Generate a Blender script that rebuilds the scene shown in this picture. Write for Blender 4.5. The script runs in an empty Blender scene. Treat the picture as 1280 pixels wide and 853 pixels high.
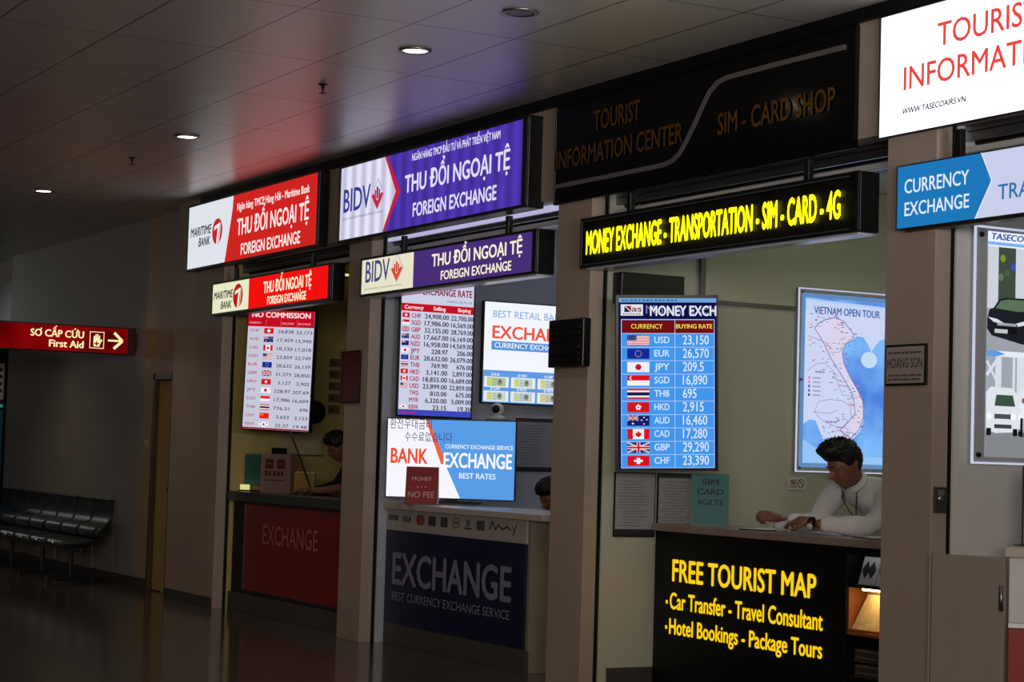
import bpy, bmesh, math, random
from mathutils import Vector, Matrix, noise
random.seed(7)
S = bpy.context.scene
COL = S.collection
PI = math.pi
R = math.radians

# ------------------------------------------------------------------ camera, world, exposure
cam_d = bpy.data.cameras.new('camera')
cam = bpy.data.objects.new('camera', cam_d)
COL.objects.link(cam)
cam_d.sensor_fit = 'HORIZONTAL'
cam_d.sensor_width = 36.0
cam_d.lens = 36.0 * 2472.99 / 1280
cam_d.clip_end = 200
YAW, PITCH, ROLL, EYE = -1.06393376, 0.058889514, 0.02965528, 1.45
_f = Vector((math.sin(YAW)*math.cos(PITCH), math.cos(YAW)*math.cos(PITCH), math.sin(PITCH)))
_r = Vector((math.cos(YAW), -math.sin(YAW), 0))
_u = _r.cross(_f)
_c, _s = math.cos(ROLL), math.sin(ROLL)
_r2, _u2 = _c*_r + _s*_u, -_s*_r + _c*_u
cam.matrix_world = Matrix(((_r2.x, _u2.x, -_f.x, 0), (_r2.y, _u2.y, -_f.y, 0), (_r2.z, _u2.z, -_f.z, EYE), (0, 0, 0, 1)))
S.camera = cam

world = bpy.data.worlds.new('world')
S.world = world
world.use_nodes = True
bg = world.node_tree.nodes['Background']
bg.inputs[0].default_value = (1.0, 0.86, 0.75, 1)
bg.inputs[1].default_value = 0.027

S.view_settings.view_transform = 'Standard'
S.view_settings.look = 'None'
S.view_settings.exposure = 0.0
S.view_settings.gamma = 1.0
S.view_settings.use_curve_mapping = False


def area(name, loc, target, sx, sy, power, col):
    d = bpy.data.lights.new(name, 'AREA')
    d.shape = 'RECTANGLE'
    d.size, d.size_y, d.energy, d.color = sx, sy, power, col
    o = bpy.data.objects.new(name, d)
    COL.objects.link(o)
    o.location = loc
    o.rotation_euler = (Vector(target) - Vector(loc)).to_track_quat('-Z', 'Y').to_euler()
    return o


# lamps out of frame: ceiling fill, corridor end, brighter hall behind the photographer
CEIL_FILL = area('ceiling_fill_light', (-3.0, 4.6, 2.55), (-8.6, 4.5, 3.95), 1.6, .5, 25, (.96, .93, 1.0))  # unseen fill lamp, added to brighten the ceiling on the right
CEIL_FILL.data.spread = R(64)
FAR = area('corridor_end_light', (-31.5, 5.2, 3.2), (-22.0, 6.2, .6), 2.0, .8, 32, (.95, 1.0, .95))
HALL = area('hall_light', (4.5, -3.5, 2.7), (-9.5, 6.4, 1.6), 7, 2.2, 440, (1.0, 0.88, 0.77))


def s2l(c):
    c = c / 255.0
    return c / 12.92 if c <= 0.04045 else ((c + 0.055) / 1.055) ** 2.4


def lin(c):
    return tuple(s2l(v) for v in c)


# ------------------------------------------------------------------ materials
_M = {}


def df(name, col, rough=0.6, metal=0.0, spec=0.5, noise_amt=0.06, noise_scale=6.0, coat=0.0, bump=0.0):
    if name in _M:
        return _M[name]
    m = bpy.data.materials.new(name)
    m.use_nodes = True
    nt = m.node_tree
    b = nt.nodes['Principled BSDF']
    c = lin(col)
    b.inputs['Roughness'].default_value = rough
    b.inputs['Metallic'].default_value = metal
    b.inputs['Specular IOR Level'].default_value = spec
    b.inputs['Coat Weight'].default_value = coat
    tc = nt.nodes.new('ShaderNodeTexCoord')
    n = nt.nodes.new('ShaderNodeTexNoise')
    n.inputs['Scale'].default_value = noise_scale
    n.inputs['Detail'].default_value = 5
    rp = nt.nodes.new('ShaderNodeValToRGB')
    lo, hi = 1 - noise_amt, 1 + noise_amt
    rp.color_ramp.elements[0].position = 0.3
    rp.color_ramp.elements[1].position = 0.7
    rp.color_ramp.elements[0].color = (*[min(1, v*lo) for v in c], 1)
    rp.color_ramp.elements[1].color = (*[min(1, v*hi) for v in c], 1)
    nt.links.new(tc.outputs['Object'], n.inputs['Vector'])
    nt.links.new(n.outputs['Fac'], rp.inputs[0])
    nt.links.new(rp.outputs[0], b.inputs['Base Color'])
    if bump:
        bp = nt.nodes.new('ShaderNodeBump')
        bp.inputs['Strength'].default_value = bump
        bp.inputs['Distance'].default_value = 0.01
        nt.links.new(n.outputs['Fac'], bp.inputs['Height'])
        nt.links.new(bp.outputs[0], b.inputs['Normal'])
    _M[name] = m
    return m


def em(col, gain=1.0, sample=False, stripes=False):
    key = ('em', tuple(round(v) for v in col), round(gain, 3), sample, stripes)
    if key in _M:
        return _M[key]
    m = bpy.data.materials.new('lit_%02x%02x%02x' % tuple(int(max(0, min(255, v))) for v in col))
    m.use_nodes = True
    nt = m.node_tree
    nt.nodes.clear()
    out = nt.nodes.new('ShaderNodeOutputMaterial')
    e = nt.nodes.new('ShaderNodeEmission')
    e.inputs[0].default_value = (*lin(col), 1)
    e.inputs[1].default_value = gain
    if stripes:     # fluorescent tubes standing behind the acrylic
        tc = nt.nodes.new('ShaderNodeTexCoord')
        w = nt.nodes.new('ShaderNodeTexWave')
        w.wave_type = 'BANDS'
        w.bands_direction = 'X'
        w.inputs['Scale'].default_value = 1.75
        w.inputs['Distortion'].default_value = 0.6
        w.inputs['Detail Scale'].default_value = 0.3
        mr = nt.nodes.new('ShaderNodeMapRange')
        mr.inputs['To Min'].default_value = gain*0.80
        mr.inputs['To Max'].default_value = gain*1.22
        nt.links.new(tc.outputs['Object'], w.inputs['Vector'])
        nt.links.new(w.outputs['Fac'], mr.inputs['Value'])
        nt.links.new(mr.outputs[0], e.inputs[1])
    nt.links.new(e.outputs[0], out.inputs[0])
    if not sample:
        m.cycles.emission_sampling = 'NONE'
    _M[key] = m
    return m


def tiled(name, col, seam, sx, sy, ox, oy, gap, rough, spec, metal=0.0, vary=0.05, bumpy=0.0):
    """A surface laid out as panels of sx by sy (object space) with thin dark joints."""
    m = bpy.data.materials.new(name)
    m.use_nodes = True
    nt = m.node_tree
    L = nt.links.new
    b = nt.nodes['Principled BSDF']
    b.inputs['Roughness'].default_value = rough
    b.inputs['Specular IOR Level'].default_value = spec
    b.inputs['Metallic'].default_value = metal
    tc = nt.nodes.new('ShaderNodeTexCoord')
    sp = nt.nodes.new('ShaderNodeSeparateXYZ')
    L(tc.outputs['Object'], sp.inputs[0])

    def math_(op, a, bb):
        n = nt.nodes.new('ShaderNodeMath')
        n.operation = op
        for i, v in ((0, a), (1, bb)):
            if isinstance(v, (int, float)):
                n.inputs[i].default_value = v
            else:
                L(v, n.inputs[i])
        return n.outputs[0]
    masks, cells = [], []
    for ax, size, off in (('X', sx, ox), ('Y', sy, oy)):
        t = math_('DIVIDE', math_('SUBTRACT', sp.outputs[ax], off), size)
        fr = math_('FRACT', t, 0)
        d = math_('ABSOLUTE', math_('SUBTRACT', fr, 0.5), 0)
        masks.append(math_('GREATER_THAN', d, 0.5 - gap/size/2))
        cells.append(math_('FLOOR', t, 0))
    mk = math_('MAXIMUM', masks[0], masks[1])
    cb = nt.nodes.new('ShaderNodeCombineXYZ')
    L(cells[0], cb.inputs[0])
    L(cells[1], cb.inputs[1])
    wn = nt.nodes.new('ShaderNodeTexWhiteNoise')
    L(cb.outputs[0], wn.inputs['Vector'])
    n = nt.nodes.new('ShaderNodeTexNoise')
    n.inputs['Scale'].default_value = 1.7
    n.inputs['Detail'].default_value = 6
    L(tc.outputs['Object'], n.inputs['Vector'])
    v = math_('ADD', 1 - vary, math_('MULTIPLY', math_('ADD', wn.outputs['Value'], n.outputs['Fac']), vary))
    mixc = nt.nodes.new('ShaderNodeMix')
    mixc.data_type = 'RGBA'
    mixc.inputs[6].default_value = (*lin(col), 1)
    mixc.inputs[7].default_value = (*lin(seam), 1)
    L(mk, mixc.inputs[0])
    vm = nt.nodes.new('ShaderNodeVectorMath')
    vm.operation = 'SCALE'
    L(mixc.outputs[2], vm.inputs[0])
    L(v, vm.inputs['Scale'])
    L(vm.outputs[0], b.inputs['Base Color'])
    if bumpy:
        bp = nt.nodes.new('ShaderNodeBump')
        bp.inputs['Strength'].default_value = bumpy
        bp.inputs['Distance'].default_value = 0.004
        L(math_('ADD', math_('MULTIPLY', mk, -1.0), math_('MULTIPLY', wn.outputs['Value'], 0.1)), bp.inputs['Height'])
        L(bp.outputs[0], b.inputs['Normal'])
    return m


M = {}
M['pillar'] = df('pillar_paint', (178, 160, 146), 0.62, noise_amt=0.05, noise_scale=2.5)
M['wall'] = df('shop_wall_paint', (196, 198, 182), 0.6, noise_amt=0.03, noise_scale=1.5)
M['wall_blue'] = df('cool_shop_wall_paint', (190, 194, 206), 0.6, noise_amt=0.03)
M['wall_yellow'] = df('warm_shop_wall_paint', (196, 178, 112), 0.65, noise_amt=0.05)
M['wall_grey'] = df('corridor_wall_paint', (168, 162, 158), 0.7, noise_amt=0.04, noise_scale=1.2)
M['skirt'] = df('dark_skirting', (70, 66, 62), 0.45)
M['black'] = df('black_plastic', (10, 10, 11), 0.35, noise_amt=0.1)
M['blackgloss'] = df('black_gloss_panel', (3, 3, 4), 0.12, spec=0.35, noise_amt=0.1)
M['blackmatte'] = df('black_laminate', (7, 7, 8), 0.5, spec=0.3, noise_amt=0.15)
M['darkmetal'] = df('dark_metal', (40, 38, 38), 0.4, 0.7)
M['steel'] = df('brushed_steel', (150, 150, 148), 0.35, 1.0)
M['chrome'] = df('chrome', (200, 200, 205), 0.15, 1.0)
M['alu'] = df('aluminium_profile', (150, 152, 155), 0.35, 0.9)
M['white'] = df('white_plastic', (228, 228, 226), 0.35, noise_amt=0.02)
M['whitepanel'] = df('white_laminate', (205, 196, 186), 0.45, noise_amt=0.03)
M['gate'] = df('gate_paint', (158, 146, 136), .5, noise_amt=.03)
M['paper'] = df('paper', (222, 220, 214), 0.8, noise_amt=0.03)
M['greypaper'] = df('grey_notice_paper', (160, 162, 166), 0.7, noise_amt=0.05, noise_scale=20)
M['leather'] = df('black_leather', (44, 47, 47), 0.42, noise_amt=0.2, noise_scale=40, bump=0.05)
M['redpanel'] = df('dark_red_panel', (146, 8, 10), 0.16, coat=0.3, noise_amt=0.1)
M['bluepanel'] = df('navy_panel', (20, 26, 66), 0.4, noise_amt=0.08)
M['counterstone'] = df('dark_counter_stone', (58, 64, 60), 0.25, noise_amt=0.25, noise_scale=60)
M['countertop'] = df('grey_brown_counter_top', (150, 132, 122), 0.3, noise_amt=0.08, noise_scale=12)
M['plinth'] = df('grey_plinth', (78, 78, 72), 0.5)
M['doorwood'] = df('cream_door_paint', (190, 160, 100), 0.5, noise_amt=0.08, noise_scale=3)
M['darkwood'] = df('dark_wood_frame', (84, 62, 38), 0.5, noise_amt=0.15)
M['skin'] = df('skin', (138, 92, 72), 0.5, noise_amt=0.06, noise_scale=12)
M['hair'] = df('black_hair', (9, 8, 8), 0.45, noise_amt=0.3, noise_scale=60, bump=0.6)
M['shirt'] = df('white_shirt_cotton', (238, 238, 238), 0.8, noise_amt=0.03, noise_scale=8)
M['trouser'] = df('dark_trousers', (24, 25, 32), 0.8)
M['jacket'] = df('dark_jacket', (16, 17, 22), 0.75)
M['wood'] = df('warm_shelf_wood', (150, 84, 40), 0.45, noise_amt=0.2, noise_scale=10)
M['teal'] = df('teal_plastic', (60, 120, 112), 0.5)
M['redcard'] = df('red_card', (160, 6, 14), 0.45)
M['cabinet'] = df('grey_beige_laminate', (150, 138, 124), 0.5)


# ------------------------------------------------------------------ mesh helpers
class MB:
    def __init__(self):
        self.v, self.f, self.m, self.sm = [], [], [], []

    def add(self, vs, fs, mat, smooth=False, M4=None):
        o = len(self.v)
        if M4 is not None:
            vs = [M4 @ Vector(p) for p in vs]
        self.v += [tuple(p) for p in vs]
        for f in fs:
            self.f.append(tuple(i + o for i in f))
            self.m.append(mat)
            self.sm.append(smooth)
        return self

    def bm(self, bm, mat, smooth=False, M4=None):
        bm.verts.ensure_lookup_table()
        bm.verts.index_update()
        self.add([v.co.copy() for v in bm.verts], [[v.index for v in f.verts] for f in bm.faces], mat, smooth, M4)
        bm.free()
        return self

    def box(self, x0, x1, y0, y1, z0, z1, mat, bev=0.0, seg=2, M4=None):
        b = bmesh.new()
        bmesh.ops.create_cube(b, size=1)
        for v in b.verts:
            v.co = Vector(((x0+x1)/2 + v.co.x*(x1-x0), (y0+y1)/2 + v.co.y*(y1-y0), (z0+z1)/2 + v.co.z*(z1-z0)))
        if bev:
            bmesh.ops.bevel(b, geom=b.edges[:], offset=bev, segments=seg, affect='EDGES', profile=0.5)
        return self.bm(b, mat, False, M4)

    def tube(self, pts, r, mat, n=10, smooth=True, M4=None, cap=True):
        pts = [Vector(p) for p in pts]
        vs, fs = [], []
        up = Vector((0, 0, 1))
        for i, p in enumerate(pts):
            t = (pts[min(i+1, len(pts)-1)] - pts[max(i-1, 0)]).normalized()
            a = up.cross(t)
            if a.length < 1e-3:
                a = Vector((1, 0, 0))
            a.normalize()
            b = t.cross(a)
            rr = r[i] if isinstance(r, (list, tuple)) else r
            for k in range(n):
                an = 2*PI*k/n
                vs.append(p + a*math.cos(an)*rr + b*math.sin(an)*rr)
        for i in range(len(pts)-1):
            for k in range(n):
                fs.append((i*n+k, i*n+(k+1) % n, (i+1)*n+(k+1) % n, (i+1)*n+k))
        if cap:
            fs.append(tuple(range(n-1, -1, -1)))
            fs.append(tuple((len(pts)-1)*n + k for k in range(n)))
        return self.add(vs, fs, mat, smooth, M4)

    def lathe(self, prof, mat, n=24, M4=None, smooth=True):
        vs, fs = [], []
        for r, z in prof:
            for k in range(n):
                a = 2*PI*k/n
                vs.append((r*math.cos(a), r*math.sin(a), z))
        for i in range(len(prof)-1):
            for k in range(n):
                fs.append((i*n+k, i*n+(k+1) % n, (i+1)*n+(k+1) % n, (i+1)*n+k))
        return self.add(vs, fs, mat, smooth, M4)

    def prism(self, pts, y0, y1, mat, M4=None, smooth=False):
        """polygon in the x-z plane given a thickness along y"""
        n = len(pts)
        vs = [(x, y0, z) for x, z in pts] + [(x, y1, z) for x, z in pts]
        fs = [tuple(range(n)), tuple(range(2*n-1, n-1, -1))]
        fs += [(i, n+i, n+(i+1) % n, (i+1) % n) for i in range(n)]
        return self.add(vs, fs, mat, smooth, M4)

    def build(self, name, parent=None, loc=None, recalc=True):
        me = bpy.data.meshes.new(name)
        me.from_pydata(self.v, [], self.f)
        mats = []
        for i, p in enumerate(me.polygons):
            if self.m[i] not in mats:
                mats.append(self.m[i])
                me.materials.append(self.m[i])
            p.material_index = mats.index(self.m[i])
            p.use_smooth = self.sm[i]
        if recalc:
            b = bmesh.new()
            b.from_mesh(me)
            bmesh.ops.recalc_face_normals(b, faces=b.faces[:])
            b.to_mesh(me)
            b.free()
        o = bpy.data.objects.new(name, me)
        COL.objects.link(o)
        if parent is not None:
            o.parent = parent
        if loc is not None:
            o.location = loc
        return o


def box(name, x0, x1, y0, y1, z0, z1, mat, parent=None, bev=0.0):
    return MB().box(x0, x1, y0, y1, z0, z1, mat, bev).build(name, parent)


def tag(o, label=None, cat=None, group=None, kind=None):
    if label:
        o['label'] = label
    if cat:
        o['category'] = cat
    if group:
        o['group'] = group
    if kind:
        o['kind'] = kind
    return o


def thing(name, label, cat, loc=(0, 0, 0), rotz=0.0, group=None):
    o = bpy.data.objects.new(name, None)
    COL.objects.link(o)
    o.empty_display_size = 0.1
    o.location = loc
    o.rotation_euler = (0, 0, rotz)
    return tag(o, label, cat, group)


def struct(o):
    o['kind'] = 'structure'
    return o


def dup(root, loc, label=None):
    r = root.copy()
    COL.objects.link(r)
    r.location = loc
    if label:
        r['label'] = label
    for ch in list(root.children):
        c = ch.copy()
        COL.objects.link(c)
        c.parent = r
        for g in list(ch.children):
            d = g.copy()
            COL.objects.link(d)
            d.parent = c
    return r


# ------------------------------------------------------------------ lettering and flat graphics
CAP = 0.682
_T = {}


def glyphs(s, bold):
    k = (s, bold)
    if k in _T:
        return _T[k]
    c = bpy.data.curves.new('t', 'FONT')
    c.body = s
    c.size = 1
    c.resolution_u = 3
    o = bpy.data.objects.new('t', c)
    COL.objects.link(o)
    bpy.context.view_layer.update()
    me = bpy.data.meshes.new_from_object(o.evaluated_get(bpy.context.evaluated_depsgraph_get()))
    v0 = [(v.co.x, v.co.y) for v in me.vertices]
    f0 = [tuple(p.vertices) for p in me.polygons]
    vs, fs = [], []
    for dx, dy in (((-bold, 0), (bold, 0), (0, bold*.6), (0, -bold*.6)) if bold > .008 else ((0, 0),)):
        k0 = len(vs)
        vs += [(x+dx, y+dy, len(vs)//max(1, len(v0))) for x, y in v0]
        fs += [tuple(i+k0 for i in f_) for f_ in f0]
    bpy.data.objects.remove(o)
    bpy.data.curves.remove(c)
    bpy.data.meshes.remove(me)
    _T[k] = (vs, fs)
    return _T[k]


class Parts(list):
    def __setattr__(self, k, v):
        for o in self:
            setattr(o, k, v)


class Canvas:
    """Flat graphics in a local x-z plane that faces -y; every layer lies a little further forward."""

    def __init__(self, gain=1.0, lit=True, ox=0.0, oz=0.0, step=0.0012):
        self.b, self.gain, self.lit, self.ox, self.oz, self.step = MB(), gain, lit, ox, oz, step
        self.texts = []

    def mat(self, col):
        if not isinstance(col, tuple):
            return col
        if self.lit:
            return em(col, self.gain)
        return df('print_%02x%02x%02x' % tuple(int(v) for v in col), col, 0.55, noise_amt=0.03)

    def poly(self, pts, col, layer=1):
        y = -layer*self.step
        self.b.add([(x-self.ox, y, z-self.oz) for x, z in pts], [tuple(range(len(pts)))], self.mat(col))
        return self

    def rect(self, x0, z0, x1, z1, col, layer=1):
        return self.poly([(x0, z0), (x1, z0), (x1, z1), (x0, z1)], col, layer)

    def disc(self, cx, cz, rx, rz, col, layer=2, n=28):
        return self.poly([(cx+rx*math.cos(2*PI*k/n), cz+rz*math.sin(2*PI*k/n)) for k in range(n)], col, layer)

    def ring(self, cx, cz, rx, rz, t, col, layer=2, n=28):
        y = -layer*self.step
        vs = [(cx+rx*math.cos(2*PI*k/n)-self.ox, y, cz+rz*math.sin(2*PI*k/n)-self.oz) for k in range(n)]
        vs += [(cx+(rx-t)*math.cos(2*PI*k/n)-self.ox, y, cz+(rz-t)*math.sin(2*PI*k/n)-self.oz) for k in range(n)]
        self.b.add(vs, [(k, (k+1) % n, n+(k+1) % n, n+k) for k in range(n)], self.mat(col))
        return self

    def line(self, pts, w, col, layer=2):
        for (x0, z0), (x1, z1) in zip(pts[:-1], pts[1:]):
            d = Vector((x1-x0, z1-z0))
            if d.length < 1e-6:
                continue
            nx, nz = -d.y/d.length*w/2, d.x/d.length*w/2
            self.poly([(x0+nx, z0+nz), (x1+nx, z1+nz), (x1-nx, z1-nz), (x0-nx, z0-nz)], col, layer)
        return self

    def text(self, s, x, z, cap, col, w=None, align='l', layer=3, bold=0.012, shear=0.0):
        vs, fs = glyphs(s, bold)
        if not vs:
            return self
        x0, x1 = min(p[0] for p in vs), max(p[0] for p in vs)
        k = cap/CAP
        kx = k if w is None else w/(x1-x0)
        tw = (x1-x0)*kx
        xs = x if align == 'l' else (x-tw if align == 'r' else x-tw/2)
        y = -layer*self.step
        b = MB()
        self.texts.append(b)
        b.add([(xs+(p[0]-x0)*kx+shear*p[1]*k-self.ox, y-p[2]*.0004, z+p[1]*k-self.oz) for p in vs], fs, self.mat(col))
        return self

    def build(self, name, parent):
        """on a sign every line of writing is a part; on a screen or print it all belongs to the picture"""
        out = Parts()
        if name == 'lettering':
            for b in self.texts:
                out.append(b.build(name, parent, recalc=False))
            if self.b.v:
                out.append(self.b.build('emblem' if self.texts else name, parent, recalc=False))
        else:
            for b in self.texts:
                self.b.add(b.v, b.f, b.m[0])
            out.append(self.b.build(name, parent, recalc=False))
        return out


def flag(c, code, x, z, w, h, L=3):
    RED, WH, NAVY = (214, 20, 34), (240, 240, 244), (24, 34, 120)

    def r(a, b, cc, d, col, l=0):
        c.rect(x+a*w, z+b*h, x+cc*w, z+d*h, col, L+l)

    def jack(a, b, cc, d, l):
        ww, hh = cc-a, d-b
        r(a, b, cc, d, NAVY, l)
        for p, q in (((a, b), (cc, d)), ((a, d), (cc, b))):
            c.line([(x+p[0]*w, z+p[1]*h), (x+q[0]*w, z+q[1]*h)], h*hh*0.16, WH, L+l+1)
            c.line([(x+p[0]*w, z+p[1]*h), (x+q[0]*w, z+q[1]*h)], h*hh*0.06, RED, L+l+2)
        r(a+ww*.42, b, a+ww*.58, d, WH, l+3)
        r(a, b+hh*.35, cc, b+hh*.65, WH, l+3)
        r(a+ww*.45, b, a+ww*.55, d, RED, l+4)
        r(a, b+hh*.41, cc, b+hh*.59, RED, l+4)
    if code == 'CHF':
        r(0, 0, 1, 1, RED)
        r(.42, .2, .58, .8, WH, 1)
        r(.30, .4, .70, .6, WH, 1)
    elif code == 'SGD':
        r(0, 0, 1, .5, WH)
        r(0, .5, 1, 1, RED)
        c.disc(x+.2*w, z+.75*h, .1*w, .17*h, WH, L+1)
        c.disc(x+.25*w, z+.75*h, .1*w, .17*h, RED, L+2)
    elif code == 'GBP':
        jack(0, 0, 1, 1, 0)
    elif code in ('AUD', 'NZD'):
        r(0, 0, 1, 1, (20, 30, 110))
        jack(0, .5, .5, 1, 1)
        for a, b, s in ((.25, .22, .07), (.75, .82, .05), (.75, .18, .05), (.64, .55, .05), (.88, .6, .05)):
            if code == 'AUD' or a > .3:
                c.disc(x+a*w, z+b*h, s*w*.8, s*h*1.3, WH if code == 'AUD' else RED, L+2, 5)
    elif code == 'JPY':
        r(0, 0, 1, 1, WH)
        c.disc(x+.5*w, z+.5*h, .3*h, .3*h, (200, 20, 36), L+1)
    elif code == 'EUR':
        r(0, 0, 1, 1, (20, 40, 150))
        for k in range(12):
            c.disc(x+.5*w+.3*h*math.cos(k*PI/6), z+.5*h+.3*h*math.sin(k*PI/6), .04*h, .04*h, (250, 220, 60), L+1, 5)
    elif code == 'THB':
        for a, b, cl in ((0, .167, RED), (.167, .333, WH), (.333, .667, (28, 30, 70)), (.667, .833, WH), (.833, 1, RED)):
            r(0, a, 1, b, cl)
    elif code == 'HKD':
        r(0, 0, 1, 1, RED)
        for k in range(5):
            a = PI/2+k*2*PI/5
            c.disc(x+.5*w+.18*h*math.cos(a), z+.5*h+.18*h*math.sin(a), .11*h, .11*h, WH, L+1, 10)
    elif code == 'CAD':
        r(0, 0, 1, 1, WH)
        r(0, 0, .25, 1, RED, 1)
        r(.75, 0, 1, 1, RED, 1)
        leaf = [(0, .5), (.07, .3), (.16, .36), (.14, .12), (.28, .24), (.32, .12), (.44, .16), (.38, -.06), (.44, -.12),
                (.2, -.3), (.22, -.4), (.03, -.36), (.02, -.52), (-.02, -.52), (-.03, -.36), (-.22, -.4), (-.2, -.3),
                (-.44, -.12), (-.38, -.06), (-.44, .16), (-.32, .12), (-.28, .24), (-.14, .12), (-.16, .36), (-.07, .3)]
        c.poly([(x+.5*w+p*h*.72, z+.5*h+q*h*.72) for p, q in leaf], RED, L+1)
    elif code == 'USD':
        for k in range(13):
            r(0, k/13, 1, (k+1)/13, RED if k % 2 == 0 else WH)
        r(0, 6/13, .42, 1, (36, 44, 110), 1)
        for i in range(4):
            for j in range(3):
                c.disc(x+(.06+.1*i)*w, z+(.55+.16*j)*h, .012*w, .025*h, WH, L+2, 5)
    elif code == 'CNY':
        r(0, 0, 1, 1, (226, 30, 26))
        c.disc(x+.18*w, z+.72*h, .08*w, .12*h, (250, 220, 50), L+1, 5)
        for a, b in ((.34, .88), (.42, .74), (.42, .58), (.34, .46)):
            c.disc(x+a*w, z+b*h, .025*w, .04*h, (250, 220, 50), L+1, 5)
    elif code == 'KRW':
        r(0, 0, 1, 1, WH)
        c.disc(x+.5*w, z+.5*h, .22*h, .22*h, (200, 36, 50), L+1)
        c.poly([(x+.5*w+.22*h*math.cos(a), z+.5*h+.22*h*math.sin(a)) for a in [PI+k*PI/10 for k in range(11)]], (30, 50, 130), L+2)
        for a, b in ((.18, .8), (.82, .8), (.18, .2), (.82, .2)):
            r(a-.06, b-.09, a+.06, b+.09, (30, 30, 34), 1)
    elif code in ('TWD', 'MYR'):
        r(0, .4, .06, .6, (120, 130, 170))


# ------------------------------------------------------------------ the setting
WY0 = 6.62
FY = 6.446          # front plane of the pillars
CZ = 3.82           # ceiling height
FLOOR_M = tiled('polished_floor_tiles', (92, 82, 70), (62, 55, 48), 0.8, 0.8, 0.1, 0.2, 0.004, 0.12, 0.5, vary=0.10)
CEIL_M = tiled('satin_ceiling_panels', (206, 199, 192), (20, 18, 18), 1.30, 0.648, -8.41, 4.06, 0.010, 0.33, 0.5, metal=0.3, vary=0.04, bumpy=0.25)
struct(box('floor', -34, 8, -10, 12, -0.12, 0, FLOOR_M))
struct(box('ceiling', -34, 8, -10, 6.75, CZ, CZ+0.1, CEIL_M))
# partition walls that end in the pillars
WALLS = [(-17.70, -17.07), (-14.31, -13.89), (-11.04, -10.62), (-7.76, -7.39), (-4.45, -4.05)]
SIDE_M = ['wall_yellow', 'wall_blue', 'wall', 'white', 'wall']
for i, (a, b) in enumerate(WALLS):
    p = struct(box('pillar', a, b, FY, 6.545, 0, CZ, M['pillar'], bev=0.004))
    q = struct(MB().box(a+.02, b-.012, 6.545, 6.578, 0, CZ, M['blackmatte']).build('trim_%d' % (i+1)))
    w = struct(box('wall_%s' % ('first', 'second', 'third', 'fourth', 'fifth')[i], a, b, 6.578, 10.2, 0, CZ, M[SIDE_M[i]]))
struct(box('wall_back', -17.1, -4.0, 10.2, 10.3, 0, CZ, M['wall']))
# fascia over each opening, ceiling inside each shop
for i in range(4):
    a, b = WALLS[i][1], WALLS[i+1][0]
    struct(box('beam', a, b, FY+.01, 6.60, 3.145, CZ, M['pillar']))
    struct(box('ceiling_shop', a, b, 6.60, 10.2, 3.34, 3.40, M['white']))
struct(box('trim_ceiling', -17.72, -4.0, 6.425, 6.456, 3.75, CZ, M['blackmatte']))  # black strip standing in for the shade where fascia meets ceiling
# skirtings
struct(box('baseboard_pillar', -17.715, -17.07, 6.436, 6.446, 0, 0.10, M['skirt']))
struct(box('baseboard_third', -10.62, -10.608, 6.64, 10.2, 0, 0.15, M['skirt']))
struct(box('baseboard_fourth', -7.39, -7.378, 6.64, 10.2, 0, 0.15, M['skirt']))
# corridor wall on the left, with the service door
WY = 6.62
struct(box('wall_left', -25.1, -19.72, WY, WY+.12, 0, CZ, M['wall_grey']))
struct(box('wall_door', -19.72, -19.39, WY, WY+.12, 0, CZ, df('warm_cream', (186, 158, 118), .6)))  # warmer cream than the wall to its left
struct(box('wall_lintel', -19.39, -18.81, WY, WY+.12, 2.20, CZ, M['pillar']))
struct(box('wall_jamb', -18.40, -17.70, FY+.012, WY+.12, 0, CZ, M['pillar']))
struct(box('wall_end', -34, -25.1, 7.6, 7.7, 0, CZ, M['blackmatte']))
struct(box('wall_recess', -18.81, -18.40, WY, WY+.12, 0, CZ, M['pillar']))
struct(box('wall_closet', -19.6, -18.5, 8.0, 8.1, 0, CZ, M['blackmatte']))
struct(box('baseboard_left', -25.1, -19.40, WY-.012, WY, 0, 0.11, M['skirt']))
struct(box('baseboard_jamb', -18.38, -17.72, FY, FY+.012, 0, 0.10, M['skirt']))

# roller shutters above the four openings
for i in range(4):
    a, b = WALLS[i][1], WALLS[i+1][0]
    t = thing('roller_shutter', ['rolled up shutter box over the counter with the dark red front', 'rolled up shutter box over the navy counter',
              'rolled up shutter box over the black counter with yellow lettering', 'rolled up shutter box over the white swing gate'][i], 'shutter',
              ((a+b)/2, 6.70, 2.98), 0, 'rolled shutters over the shop fronts')
    hw = (b-a)/2
    m_ = MB()
    m_.box(-hw+.004, hw-.004, -.02, .26, .08, .34, M['darkmetal'], .01)
    m_.build('housing', t)
    MB().box(-hw+.004, hw-.004, -.085, -.035, .03, .062, M['white'], .006).build('bottom_rail', t)
    m_ = MB()
    for k in range(3):
        m_.box(-hw+.006, hw-.006, -.08, -.055, .09+.05*k, .135+.05*k, M['alu'], .004)
    m_.build('slat_curtain', t)

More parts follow.
